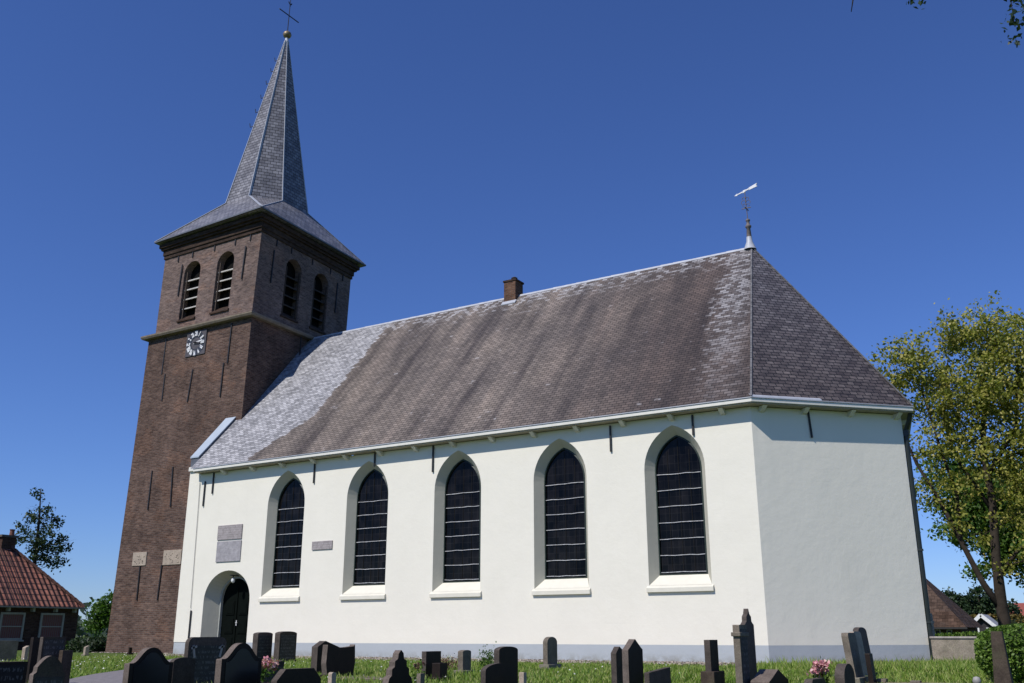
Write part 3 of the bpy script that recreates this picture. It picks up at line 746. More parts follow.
# spire
OC = (-22.47, 4.8); hx, hy, he = 1.56, 1.82, .72; ZO = 18.4
TIP = Vector((-22.28, 4.85, 27.25))
ring8 = [(OC[0] - he, OC[1] - hy), (OC[0] + he, OC[1] - hy), (OC[0] + hx, OC[1] - he - .03), (OC[0] + hx, OC[1] + he + .05), (OC[0] + he, OC[1] + hy), (OC[0] - he, OC[1] + hy), (OC[0] - hx, OC[1] + he), (OC[0] - hx, OC[1] - he)]
m = MB()
for i in range(8):
    a, b = ring8[i], ring8[(i + 1) % 8]
    tp = [TIP + Vector((*(Vector(q) - Vector(OC)) * .045, 0)) for q in (b, a)]
    m.add([(*a, ZO), (*b, ZO), tp[0], tp[1]], [(0, 1, 2, 3)])
spire = m.build('spire', SSLATE, church)
SE, NE, NW, SW = [Vector(v) for v in EV]
o8 = [Vector((*p, ZO)) for p in ring8]
m = MB()
def lip(v): return v + Vector((0, 0, .05))
for (a, b, c, d_) in ((SW, SE, o8[1], o8[0]), (SE, NE, o8[3], o8[2]), (NE, NW, o8[5], o8[4]), (NW, SW, o8[7], o8[6])):
    m.add([lip(a), lip(b), c, d_], [(0, 1, 2, 3)]); m.add([a, b, lip(b), lip(a)], [(0, 1, 2, 3)])
for (a, c, d_) in ((SE, o8[2], o8[1]), (NE, o8[4], o8[3]), (NW, o8[6], o8[5]), (SW, o8[0], o8[7])): m.add([lip(a), c, d_], [(0, 1, 2)])
m.add([SE, SW, NW, NE], [(0, 1, 2, 3)])
m.build('spire_skirt', SSLATE, church)
m = MB()
for q, wdt in ((0, .03), (1, .085), (2, .035), (3, .02)):
    a = Vector((*ring8[q], ZO)); b = TIP + Vector((*(Vector(ring8[q]) - Vector(OC)) * .045, 0)); out = Vector((*(Vector(ring8[q]) - Vector(OC)).normalized() * .01, 0))
    m.bar(a + out, b + out, wdt * 1.5, .03, w2=wdt)
for v, o_, wdt in ((SE, o8[1], .12), (SE, o8[2], .03), (SW, o8[0], .09), (NE, o8[3], .04)):
    m.bar(lip(v) + Vector((0, 0, .01)), o_ + Vector((0, 0, .015)), wdt, .02)
m.build('spire_flashing', LEAD, spire)
m = MB()
for a, b in ((SW, SE), (SE, NE)): m.bar(a + Vector((0, 0, .03)), b + Vector((0, 0, .03)), .05, .06)
m.build('eave_lip', simple('dark_eave_lead', (.12, .13, .15), .5), church)
for t in (.46, .55, .64, .73, .81, .88):
    a = Vector((*ring8[0], ZO)); b = TIP; p = a.lerp(b, t); m = MB()
    m.tube([p, p + Vector((-.26, -.05, -.03)), p + Vector((-.29, -.06, .16))], .018, 5); m.build('climbing_hook', IRON, spire)
m = MB(); m.lathe(TIP - Vector((0, 0, .25)), [(.12, 0), (.10, .15), (.13, .2), (.09, .26), (.08, .42)], 12); m.build('spire_neck', LEAD, spire, smooth=True)
m = MB(); m.lathe(TIP + Vector((0, 0, .36)), [(0, -.18), (.1, -.165), (.17, -.1), (.205, 0), (.17, .10), (.1, .165), (0, .18)], 16); m.build('gilded_ball', GOLD, spire, smooth=True)
m = MB(); m.tube([TIP + Vector((0, 0, .5)), TIP + Vector((.06, 0, 2.9))], [.022, .014], 6)
m.bar(TIP + Vector((.03, -.63, 1.40)), TIP + Vector((.03, .63, 1.40)), .035)
cr = m.build('spire_cross', IRON, spire)
m = MB()
for s in (-1, 1):
    m.tube([TIP + Vector((.04, s * .05 * (1 - math.cos(t)) + s * .01, 1.85 + .28 * math.sin(t / 2 + .2))) for t in [i * .5 for i in range(10)]], .015, 5)
m.build('scrollwork', IRON, cr)
m = MB(); q = TIP + Vector((.05, 0, 2.9)); m.add([q + Vector(v) for v in ((0, -.3, 0), (0, .1, -.15), (0, .3, .25), (0, .05, .12), (0, -.15, .3), (.02, -.3, 0), (.02, .1, -.15), (.02, .3, .25), (.02, .05, .12), (.02, -.15, .3))], [(0, 1, 2, 3, 4), (9, 8, 7, 6, 5)] + [(i, (i + 1) % 5, 5 + (i + 1) % 5, 5 + i) for i in range(5)])
m.build('weathercock', GOLD, cr)
# ------------------------------------------------------------------ gravestones
def prof(shape, w, h, p=None):
    a = w / 2; P = []
    if shape == 'flat': P = [(-a, h), (a, h)]
    elif shape == 'arch':
        r = p or .1
        P = [(a * math.cos(t), h - r * w + r * w * math.sin(t)) for t in [math.pi - math.pi * i / 14 for i in range(15)]]
    elif shape == 'soft':      # rounded corners
        r = .16 * w
        for cx, t0 in ((-a + r, math.pi), (a - r, math.pi / 2)):
            P += [(cx + r * math.cos(t0 - i * math.pi / 12), h - r * .8 + r * .8 * math.sin(t0 - i * math.pi / 12) + (0.02 * w)) for i in range(7)]
    elif shape == 'ogee':      # central hump, hollow shoulders
        d = .165
        for i in range(25):
            y = -a + w * i / 24; u = abs(y) / a
            z = h - d * (1 - math.cos(math.pi * min(1, u * 1.15) ** 1.25)) / 2
            P.append((y, z))
    elif shape == 'gable': P = [(-a, h - .14), (-a * .75, h - .11), (0, h), (a * .75, h - .11), (a, h - .14)]
    elif shape == 'coffin': P = [(-a, h - .12), (-a + .13, h), (a - .13, h), (a, h - .12)]
    elif shape == 'concave':
        P = [(-a * .96, h)] + [(-a * .9 + 1.8 * a * i / 10, h - .035 - .02 * math.sin(math.pi * i / 10)) for i in range(11)] + [(a * .96, h)]
        return [(-a * .86, 0), (a * .86, 0), (a, h * .35), (a * 1.0, h * .7)][0:0] + [(-a * .88, 0)] + [(a * .88, 0), (a * 1.02, h * .45), (a * .96, h)][0:3] + P[::-1][1:-1] + [(-a * .96, h), (-a * 1.02, h * .45)]
    elif shape == 'shoulder': 
        P = [(-a, h * .80), (-a * .82, h * .82)] + [(-a * .8 + 1.6 * a * i / 10, h * .88 + .12 * h * math.sin(math.pi * i / 10)) for i in range(11)] + [(a * .82, h * .82), (a, h * .80)]
    elif shape == 'stepped':
        P = [(-a, h * .42), (-a * .92, h * .5), (-a * .72, h * .55), (-a * .72, h * .66), (-a * .5, h * .70), (-a * .5, h * .80), (-a * .26, h * .84), (-a * .2, h * .94), (0, h)]
        P = P + [(-y, z) for y, z in P[:-1][::-1]]
    elif shape == 'slant': P = [(-a, h - .05), (a, h)]
    elif shape == 'peak': P = [(-a, h - .10), (-a * .35, h), (a, h - .12)]
    elif shape == 'spire': P = [(-a, h * .80), (-a * .55, h * .84), (-a * .5, h * .9), (-a * .2, h * .93), (0, h), (a * .2, h * .93), (a * .5, h * .9), (a * .55, h * .84), (a, h * .80)]
    return [(-a, 0), (a, 0)] + P[::-1]
BLK = m_stone('black_granite', (.018, .012, .009), .3, .6)
DRK = m_stone('dark_weathered_stone', (.060, .045, .034), .4, .85, .3)
BRN = m_stone('brown_stone', (.085, .060, .052), .35, .75, .2)
GRY = m_stone('grey_bluestone', (.16, .135, .105), .35, .85, .4)
LGT = m_stone('pale_limestone', (.34, .28, .22), .25, .85, .25)
MOS = m_stone('mossy_concrete', (.20, .18, .14), .3, .9, .5)
LETB = m_inscr('lettered_black', (.022, .022, .022), (.11, .11, .105), .085)
LETD = m_inscr('lettered_dark', (.055, .05, .045), (.13, .12, .11), .075)
INS = simple('inset_panel', (.012, .011, .011), .3)
EMB = simple('pale_emblem', (.36, .30, .27), .8)
def place_mesh(m, loc, rz):
    c, s = math.cos(rz), math.sin(rz)
    m.v = [(loc[0] + x * c - y * s, loc[1] + x * s + y * c, loc[2] + z) for x, y, z in m.v]
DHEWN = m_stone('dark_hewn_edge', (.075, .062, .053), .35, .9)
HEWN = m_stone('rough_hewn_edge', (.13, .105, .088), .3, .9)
def gravestone(cx, cy, z, w, t, h, shape, mat, label, p=None, face=None, inset=None, base=.0, lean=(0, 0), emb=False, cap=None, rz=0.0, name='gravestone', group='gravestones in the churchyard', cat='gravestone'):
    z -= .02; h += .02; t = max(t, .06)
    root = empty(name, (cx, cy, z), label=label, cat=cat, group=group)
    pr = prof(shape, w, h, p); n = len(pr)
    def mk(m): 
        m.v = [(x + lean[0] * zz, y + lean[1] * zz, zz) for x, y, zz in m.v]; place_mesh(m, (cx, cy, z), rz)
    m = MB()
    vs = [(t / 2, y, zz) for y, zz in pr] + [(-t / 2, y, zz) for y, zz in pr]
    m.add(vs, [tuple(range(n)), tuple(range(2 * n - 1, n - 1, -1))]); m.add(vs, [((i + 1) % n, i, n + i, n + (i + 1) % n) for i in range(n)], 1)
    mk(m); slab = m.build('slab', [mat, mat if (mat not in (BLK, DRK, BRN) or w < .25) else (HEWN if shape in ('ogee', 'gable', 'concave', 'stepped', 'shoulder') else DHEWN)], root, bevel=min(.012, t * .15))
    if inset or face:
        k = .80; hh = (min(zz for y, zz in pr[2:]) if shape not in ('stepped',) else h * .5)
        m = MB(); ip = [(y * k, .10 * h + zz * .84) for y, zz in pr] if inset else [(-w / 2 * .86, .12 * h), (w / 2 * .86, .12 * h), (w / 2 * .86, hh * .95), (-w / 2 * .86, hh * .95)]
        d = t / 2 + .006; n2 = len(ip)
        m.add([(d, y, zz) for y, zz in ip] + [(t / 2 + .0005, y, zz) for y, zz in ip], [tuple(range(n2))] + [((i + 1) % n2, i, n2 + i, n2 + (i + 1) % n2) for i in range(n2)])
        mk(m); m.build('inscription_panel', face or INS, slab)
    if inset:
        for r_ in range(3):
            m = MB(); m.box((t / 2 + .006, -w * .16, h * (.30 + .11 * r_)), (t / 2 + .010, w * .16, h * (.345 + .11 * r_))); mk(m); m.build('inscription_panel', LETB, slab)
    if emb:
        for s_ in (-1, 1):
            m = MB(); y0 = s_ * w * .36
            m.bar((t / 2 + .008, y0 - .02 * s_, h * .62), (t / 2 + .008, y0 + .02 * s_, h * .86), .035, .012, up=(1, 0, 0)); m.bar((t / 2 + .008, y0 - .05, h * .80), (t / 2 + .008, y0 + .05, h * .84), .03, .012, up=(1, 0, 0))
            mk(m); m.build('emblem', EMB, slab)
    if cap:
        m = MB(); m.box((-t / 2 - .02, -w / 2 - .03, h * cap), (t / 2 + .02, w / 2 + .03, h * (cap + .05))); mk(m); m.build('moulding', mat, slab, bevel=.008)
    bh = base or .07
    m = MB(); ex = .06 if base else .04
    m.box((-t / 2 - ex, -w / 2 - ex, -.1), (t / 2 + ex, w / 2 + ex, bh)); mk(m); m.build('base', MOS if mat in (LGT, GRY) else mat, root, bevel=.01)
    return root
GS = [
 ((-16.78,-8.02,0,.67,.25,.51),'flat',GRY,'weathered grey flat topped slab cut by the left edge of the photo',{}),
 ((-3.41,-16.16,-.37,.61,.11,.75),'flat',BLK,'polished black slab with rows of engraved lettering, lowest at the far left',{'face':LETB}),
 ((-16.95,-7.28,0,.10,.13,.39),'slant',LGT,'small pinkish pale upright stone beside the lettered slab under the house window',{}),
 ((-6.88,-13.50,-.06,.18,.07,.68),'flat',BLK,'narrow black stone half hidden behind the lettered grey slab at the left',{}),
 ((-5.97,-13.85,-.11,.36,.07,.74),'flat',DRK,'dark grey flat topped slab with carved lines in front of the red roofed house',{'face':LETD}),
 ((-2.65,-16.07,-.42,.36,.07,.87),'shoulder',DRK,'dark stone with shouldered rounded top and pale left edge, near the left corner',{'face':LETD}),
 ((-5.81,-13.73,-.11,.16,.08,.56),'flat',DRK,'low dark block just right of the lettered slab before the house',{}),
 ((-21.30,-2.46,0,.13,.10,.32),'slant',LGT,'small pale leaning stone alone in the grass left of the tower foot',{}),
 ((-22.11,-.19,0,.10,.06,.23),'flat',BLK,'tiny dark marker post in the grass against the brick tower',{}),
 ((-2.53,-14.90,-.37,.60,.09,.89),'ogee',BLK,'black curved hump headstone left of the two, in front of the tower foot',{'inset':1}),
 ((-3.39,-13.70,-.25,.35,.07,.63),'arch',DRK,'low round topped dark stone between the two black hump headstones',{'p':.14}),
 ((-4.81,-12.10,-.10,.72,.08,.71),'soft',BRN,'wide brown stone with rounded corners and two pale emblems before the church door',{'emb':1,'face':LETD}),
 ((-1.53,-14.48,-.41,.60,.09,.98),'ogee',BLK,'black curved hump headstone with pale left edge in front of the church door',{'inset':1}),
 ((-11.09,-4.83,0,.49,.17,.71),'arch',BRN,'left one of the twin arched brown stones right of the door',{'p':.09,'face':LETD}),
 ((-10.64,-4.50,0,.58,.17,.73),'arch',DRK,'right one of the twin arched stones, under the first window',{'p':.09,'face':LETD}),
 ((-2.66,-12.87,-.25,.42,.07,.58),'slant',DRK,'low lettered stone right behind the black hump headstone at the door',{'face':LETD}),
 ((-1.12,-13.98,-.40,.71,.09,.69),'coffin',BLK,'low broad black stone with clipped corners below the twin arched stones',{}),
 ((-5.27,-8.94,-.01,.60,.14,.56),'peak',BLK,'black stone with off centre peak behind the barrel sided headstone',{}),
 ((-4.49,-9.48,-.03,.72,.11,.53),'concave',BLK,'broad black headstone with hollow top and bulging sides',{}),
 ((-1.34,-13.14,-.34,.08,.06,.56),'arch',LGT,'short pale rounded post in front of the barrel sided black headstone',{'p':.3}),
 ((-1.46,-11.70,-.24,.52,.10,.70),'stepped',BLK,'black headstone with stepped gothic top below the second window',{}),
 ((-2.93,-8.94,-.05,.42,.09,.44),'flat',BLK,'square black slab with pale left edge right of the stepped headstone',{}),
 ((-2.70,-9.02,-.06,.20,.16,.27),'flat',BLK,'low black block against the right side of the square black slab',{}),
 ((-.80,-12.06,-.30,.09,.06,.48),'flat',GRY,'short grey post at the lower left of the square black slab',{}),
 ((-3.16,-7.63,-.01,.26,.11,.40),'arch',GRY,'small grey mossy stone between the rusty shrub and the green weeds',{'p':.12,'base':.08}),
 ((-.79,-10.01,-.17,.52,.09,.66),'arch',BLK,'black headstone with gently curved top behind the wide black one',{'p':.10}),
 ((.31,-11.94,-.34,.70,.07,.66),'arch',BLK,'wide low black headstone under the third window',{'p':.12}),
 ((.55,-11.76,-.34,.07,.07,.55),'flat',LGT,'short pale square post right of the wide low black headstone',{}),
 ((-2.67,-5.38,0,.39,.10,.61),'arch',GRY,'slim round topped grey stone on a low base, alone under the fourth window',{'p':.28,'base':.12}),
 ((.24,-8.35,-.11,.39,.09,.59),'peak',DRK,'dark stone half hidden behind the pointed gable headstone',{}),
 ((1.25,-10.03,-.24,.47,.09,.84),'gable',BLK,'black headstone with pointed gable top and pale left edge',{}),
 ((1.71,-10.27,-.27,.70,.07,.51),'slant',BRN,'low reddish brown stone with slanting top right of the gable headstone',{}),
 ((1.72,-8.28,-.14,.33,.09,.72),'flat',DRK,'slim upright stone on a wider base under the fifth window',{'base':.30}),
 ((2.62,-9.58,-.25,.30,.09,1.03),'flat',GRY,'tall grey flat topped stone seen nearly edge on before the wall corner',{'cap':.86,'face':LETD}),
 ((2.22,-8.07,-.14,.42,.07,1.17),'spire',BRN,'tallest pointed brown stone before the corner of the white wall',{}),
 ((2.85,-9.18,-.22,.85,.25,.43),'gable',BLK,'low black pointed stone lying right of the tall pair',{}),
 ((3.54,-9.53,-.26,.80,.10,.38),'coffin',BLK,'lowest black stone barely rising into view left of the pink roses',{}),
 ((3.60,-8.20,-.17,.60,.13,.44),'arch',DRK,'half round stone with black edge right of the pink roses',{'p':.3}),
 ((3.44,-6.75,-.08,.50,.10,.75),'soft',GRY,'grey green leaning slab, front one of the leaning row',{'lean':(-.10,0),'base':.14}),
 ((3.30,-5.66,-.03,.52,.07,.72),'soft',LGT,'pale leaning slab in the middle of the leaning row',{'lean':(-.11,0)}),
 ((3.23,-5.02,-.01,.60,.09,.78),'arch',BRN,'tallest reddish slab at the back of the leaning row',{'lean':(-.10,0),'p':.12}),
 ((3.66,-6.76,-.08,.20,.07,.46),'flat',BLK,'narrow black stone right beside the leaning row of slabs',{'lean':(-.05,0)}),
 ((2.45,6.81,0,.22,.10,1.20),'arch',LGT,'slender pale weathered marker behind the low wall at the church corner',{'p':.35,'cap':.78}),
]
for (cx, cy, z, w_, t_, h_), sh, mt, lab, kw in GS:
    gravestone(cx, cy, z, w_, t_, h_, sh, mt, lab, **kw)
# tapered grey pillar in front of the tree trunk
root = empty('grave_pillar', (5.74, -9.83, -.34), label='tall tapered dark grey stone pillar in front of the tree trunk', cat='gravestone')
m = MB(); m.hexa([(5.62, -9.95, -.34), (5.86, -9.95, -.34), (5.86, -9.71, -.34), (5.62, -9.71, -.34)], [(5.685, -9.89, .69), (5.80, -9.89, .69), (5.80, -9.77, .69), (5.685, -9.77, .69)]); m.build('shaft', DRK, root, bevel=.01)
m = MB(); m.box((5.55, -10.02, -.44), (5.93, -9.64, -.24)); m.build('base', DRK, root, bevel=.01)
# grave kerb with stone ball
root = empty('grave_kerb', (4.3, -7.4, -.1), label='long low stone grave kerb with a pale ball on its post', cat='grave kerb')
def gpt(x, y, dz=0): return (x, y, g(x, y) + dz)
m = MB(); a, b = (3.75, -6.55), (5.15, -6.9)
m.bar(gpt(*a, -.02), gpt(*b, .04), .10, .12); m.build('kerb', GRY, root, bevel=.01)
for x, y in (a, (4.25, -6.68), (5.1, -6.88)):
    m = MB(); z = g(x, y); m.box((x - .07, y - .07, z - .05), (x + .07, y + .07, z + .09)); ps = m.build('kerb_post', GRY, root, bevel=.01)
m = MB(); m.lathe((5.1, -6.88, g(5.1, -6.88) + .13), [(0, -.06), (.04, -.05), (.06, 0), (.04, .05), (0, .06)], 12); m.build('ball', simple('white_ball', (.30, .29, .27), .6), root, smooth=True)
# flat grave slab beside the barrel sided stone
m = MB(); z = g(-3.6, -9.9); m.box((-4.35, -9.85, z - .05), (-2.9, -9.1, z + .05)); o = m.build('grave_slab', GRY, loc=(-3.6, -9.5, z), bevel=.01, label='flat grey grave slab in the grass right of the barrel sided headstone', cat='grave slab')
# low wall right of the church
root = empty('low_wall', (4.1, 3.0, 0), label='low stained concrete wall joining the right end of the church', cat='wall')
CONC = m_stone('stained_concrete', (.25, .215, .17), .3, .9, .35)
m = MB(); m.box((3.02, 2.86, -.2), (5.0, 3.06, .555)); m.build('wall_body', CONC, root)
m = MB(); m.box((3.0, 2.83, .557), (5.03, 3.09, .60)); m.build('coping', m_stone('wall_coping', (.33, .30, .27), .2, .8), root, bevel=.008)

# ------------------------------------------------------------------ foliage tools
def quads(name, c, size, mats, parent=None, up=0.0, idx=None, aspect=1.0, **k):
    c = np.asarray(c, float); n = len(c); size = np.broadcast_to(np.asarray(size, float), (n,))
    nrm = rng.normal(size=(n, 3)); nrm[:, 2] = np.abs(nrm[:, 2]) + up; nrm /= np.linalg.norm(nrm, axis=1)[:, None]
    a = np.cross(nrm, rng.normal(size=(n, 3))); a /= np.linalg.norm(a, axis=1)[:, None]; b = np.cross(nrm, a)
    s = size[:, None]
    off = wloc(parent) if parent is not None else Vector((0, 0, 0)); cc = c - np.array(off)
    v = np.stack([cc - a * s * .5, cc - b * s * .32 * aspect + nrm * s * .08, cc + a * s * .5, cc + b * s * .32 * aspect + nrm * s * .08], 1).reshape(-1, 3)
    me = bpy.data.meshes.new(name); me.vertices.add(4 * n); me.loops.add(4 * n); me.polygons.add(n)
    me.vertices.foreach_set('co', v.ravel()); me.loops.foreach_set('vertex_index', np.arange(4 * n, dtype=np.int32))
    me.polygons.foreach_set('loop_start', np.arange(0, 4 * n, 4, dtype=np.int32)); me.polygons.foreach_set('loop_total', np.full(n, 4, dtype=np.int32))
    if not isinstance(mats, (list, tuple)): mats = [mats]
    for mt in mats: me.materials.append(mt)
    if idx is not None: me.polygons.foreach_set('material_index', np.asarray(idx, dtype=np.int32))
    me.update(); o = bpy.data.objects.new(name, me); link(o, parent); tag(o, **k); return o
def clumps(lobes, per_m3, leaves, sig, sy=1.0, shell=.45, ymul=1.0):
    out = []
    for (x, y, z, r) in lobes:
        n = max(4, int(per_m3 * 4.19 * r ** 3 * ymul))
        d = rng.normal(size=(n, 3)); d /= np.linalg.norm(d, axis=1)[:, None]; rad = r * (shell + (1.08 - shell) * rng.random(n) ** .7)
        c = np.array([x, y, z]) + d * rad[:, None] * np.array([1, ymul, 1])
        for p in c:
            k = int(leaves * rng.uniform(.5, 1.3)); out.append(p + rng.normal(size=(k, 3)) * sig * rng.uniform(.7, 1.3) * np.array([1, 1, .75]))
    return np.concatenate(out)
def branchy(m, p, q, r0, r1, wob=.08, n=5, rr=random):
    p, q = Vector(p), Vector(q); L = (q - p).length; pts = [p]
    for i in range(1, n):
        pts.append(p.lerp(q, i / n) + Vector((rr.uniform(-1, 1), rr.uniform(-1, 1), rr.uniform(-.4, .4) + .6 * math.sin(math.pi * i / n) * .5)) * wob * L * .5)
    pts.append(q); m.tube(pts, [r0 + (r1 - r0) * i / n for i in range(n + 1)], 7 if r0 > .05 else 4)
    return pts
def tree(loc, label, stems, lobes, leafmat, per=1.6, leaves=30, sig=.22, lsize=.1, ymul=1.0, group=None, bark=None, twigs=5, shell=.45, mats_idx=None, name='tree', cat='tree', seed=1):
    root = empty(name, loc, label=label, cat=cat, group=group); rr = random.Random(seed)
    tm = MB(); bm = MB(); nodes = []
    for j, st in enumerate(stems):
        pts = [Vector(p[:3]) for p in st]; rad = [p[3] for p in st]
        (tm if j == 0 else bm).tube(pts, rad, 10)
        for i in range(1, len(pts)): nodes.append((pts[i], rad[i])); nodes.append((pts[i].lerp(pts[i - 1], .5), (rad[i] + rad[i - 1]) / 2))
    for (x, y, z, r) in lobes:
        c = Vector((x, y, z)); cand = [nd for nd in nodes if nd[0].z < z + .2] or nodes
        nd = min(cand, key=lambda a: (a[0] - c).length + .6 * abs(a[0].x - c.x) * 0)
        r0 = min(nd[1] * .45, .012 + .022 * r)
        pts = branchy(bm, nd[0], c, r0, r0 * .45, .15, 5, rr)
        for _ in range(int(twigs * (1 + r))):
            d = Vector((rr.gauss(0, 1), rr.gauss(0, 1) * ymul, rr.gauss(.3, 1))).normalized() * r * rr.uniform(.6, 1.0)
            s = pts[rr.randint(2, 5)]; branchy(bm, s, c + d, r0 * .4, r0 * .12, .2, 3, rr)
    tm.build('trunk', bark or BARK, root, smooth=True, uv=False)
    if bm.v: bm.build('branches', bark or BARK, root, smooth=True, uv=False)
    c = clumps(lobes, per, leaves, sig, shell=shell, ymul=ymul)
    quads('crown', c, lsize * rng.uniform(.6, 1.3, len(c)), leafmat, root)
    return root
LF_MAPLE = m_leaf('maple_leaf', [(.060, .095, .014), (.17, .20, .028), (.30, .30, .055), (.43, .38, .11)], .32)
LF_GREEN = m_leaf('green_leaf', [(.025, .060, .010), (.060, .125, .018), (.11, .20, .03)], .35)
LF_DARK = m_leaf('dark_leaf', [(.010, .024, .010), (.022, .045, .016), (.040, .070, .022)], .2)
LF_SPR = m_leaf('sparse_leaf', [(.014, .028, .012), (.030, .055, .018), (.055, .085, .028)], .2)
LF_HEDGE = m_leaf('hedge_leaf', [(.035, .075, .010), (.085, .16, .018), (.17, .26, .04)], .25)
LF_ORANGE = m_leaf('bronze_leaf', [(.06, .05, .012), (.12, .10, .02), (.20, .13, .03)], .2)
# flowering maple at the right
L1 = [(2.28,11.17,9.39,1.20),(3.6,11.34,10.12,1.15),(4.9,11.44,9.85,1.35),(3.06,11.28,8.26,1.29),(4.22,11.39,7.97,1.45),(5.59,11.48,8.47,1.7),(2.59,11.22,6.85,.75),(3.7,11.34,6.3,.95),(4.95,11.44,6.1,1.4),(4.65,11.41,4.2,.9),(5.5,11.45,2.84,1.1),(4.3,11.38,2.6,.42),(2.0,11.13,5.34,.36),(1.45,11.06,9.0,.5),(1.79,11.1,7.8,.65),(2.9,11.25,5.35,.38),(6.6,11.5,6.8,1.6),(2.05,11.1,6.3,.5),(2.25,11.15,4.75,.36),(2.9,11.2,4.5,.38),(3.4,11.3,4.9,.5),(3.55,11.3,3.6,.4),(3.2,11.25,7.2,.8),(4.9,11.4,5.0,.9),(2.6,11.1,5.9,.5),(1.5,11.0,6.9,.4),(3.0,11.2,3.9,.3),(6.6,11.6,4.6,1.3)]
tree((3.72, 11.35, 0), 'tall maple with yellow green blossoming crown and forked trunk right of the church',
     [[(3.90, 11.35, -.15, .25), (3.87, 11.35, .6, .19), (3.83, 11.35, 1.45, .175), (3.88, 11.35, 3.0, .14), (4.0, 11.4, 4.6, .12), (3.95, 11.4, 6.3, .10), (4.2, 11.35, 8.0, .06), (4.4, 11.4, 9.4, .03)],
      [(3.83, 11.33, 1.35, .12), (3.40, 11.28, 2.2, .09), (2.98, 11.2, 3.4, .078), (2.45, 11.15, 4.9, .06), (1.95, 11.1, 6.0, .045), (1.6, 11.1, 7.3, .035)],
      [(2.95, 11.2, 3.4, .06), (3.0, 11.4, 5.0, .06), (2.7, 11.3, 6.5, .045), (2.4, 11.2, 8.4, .025)],
      [(3.95, 11.4, 4.4, .07), (3.1, 11.5, 6.2, .055), (2.9, 11.4, 7.6, .04), (3.3, 11.3, 9.4, .02)],
      [(3.98, 11.4, 5.5, .08), (5.0, 11.5, 7.0, .06), (5.3, 11.4, 9.0, .03)],
      [(3.75, 11.35, 2.2, .07), (4.6, 11.3, 3.2, .05), (5.4, 11.2, 3.4, .03)]],
     L1, LF_MAPLE, per=9, leaves=44, sig=.17, lsize=.12, shell=.15, bark=BARKD, seed=4)
L2 = [(1.57,25.2,7.39,1.25),(2.36,25.28,5.6,1.3),(.95,25.11,5.0,.75),(3.47,25.38,6.37,1.82),(2.71,25.31,3.9,1.0),(.66,25.07,6.5,.6),(4.2,25.42,4.59,1.92),(1.75,25.21,3.2,.34),(.95,25.11,8.4,.65),(5.5,25.5,6.0,2.0)]
tree((2.45, 25.4, 0), 'fresh green broad crowned tree standing behind the maple', [[(2.45, 25.4, -.2, .24), (2.5, 25.4, 2.5, .18), (2.7, 25.4, 5, .13), (2.9, 25.3, 7.5, .06)], [(2.5, 25.4, 2.0, .1), (2.4, 25.3, 4.0, .1), (1.6, 25.2, 6.5, .05)]],
     L2 + [(1.9,25.2,6.4,1.0),(1.3,25.1,5.8,.7),(2.6,25.2,4.9,.9)], LF_GREEN, per=7, leaves=54, sig=.24, lsize=.18, shell=.2, bark=BARKD, seed=5)
L3 = [(-45.55,10.37,8.45,.36),(-45.5,10.4,7.6,.65),(-45.35,10.69,6.6,.95),(-45.04,11.16,5.5,1.0),(-44.75,11.6,4.7,.75),(-45.9,9.9,6.35,.65),(-46.1,9.6,5.8,.5),(-45.45,10.52,5.3,1.1),(-44.5,11.9,5.7,.5),(-44.9,11.2,7.0,.4)]
tree((-45.4, 10.6, 0), 'sparse dark pointed tree rising behind the house chimney', [[(-45.4, 10.6, -.2, .16), (-45.4, 10.6, 4, .11), (-45.45, 10.5, 7, .06), (-45.55, 10.4, 8.8, .02)]],
     L3, LF_SPR, per=5.5, leaves=26, sig=.17, lsize=.18, shell=.1, bark=BARKD, seed=6)
tree((-54.4, 11.4, 0), 'sparse dark tree cut by the left edge behind the house roof', [[(-54.4, 11.4, -.2, .2), (-54.4, 11.4, 5, .12), (-54.3, 11.5, 8.6, .04)]],
     [(-54.3, 11.6, 7.9, .8), (-54.4, 11.4, 6.6, 1.1), (-54.5, 11.3, 5.3, 1.2)], LF_SPR, per=2.5, leaves=18, sig=.18, lsize=.18, shell=.1, bark=BARKD, seed=7)
tree((-49.0, 19.6, 0), 'round bushy green tree showing beside the tower foot', [[(-49.0, 19.6, -.2, .2), (-49.0, 19.6, 2.5, .1)]],
     [(-49.4, 19.0, 2.35, 1.05), (-48.7, 19.9, 2.9, 1.1), (-49.9, 18.4, 1.5, .8), (-48.4, 20.4, 1.5, 1.2)], LF_GREEN, per=9, leaves=60, sig=.24, lsize=.24, shell=.3, seed=8)
for i, (x, y, h, r, lab) in enumerate(((-5.6, 74, 4.5, 1.1, 'distant dark green tree, left one of the row behind the brown farmhouse roof'), (-3.9, 74, 4.7, 1.2, 'distant dark green tree, tallest of the row between farmhouse and maple trunk'), (-2.1, 75, 3.6, 1.0, 'distant dark green tree, right one of the row beside the maple trunk'))):
    tree((x, y, 0), lab, [[(x, y, -.2, .2), (x, y, h * .8, .08)]], [(x, y, h - r, r), (x - .6, y, h - r * 1.9, r * 1.0), (x + .6, y + .3, h - r * 1.7, r), (x, y, h * .3, r)], LF_DARK, per=5, leaves=40, sig=.25, lsize=.3, shell=.2, seed=20 + i, group='distant trees behind the farmhouse')
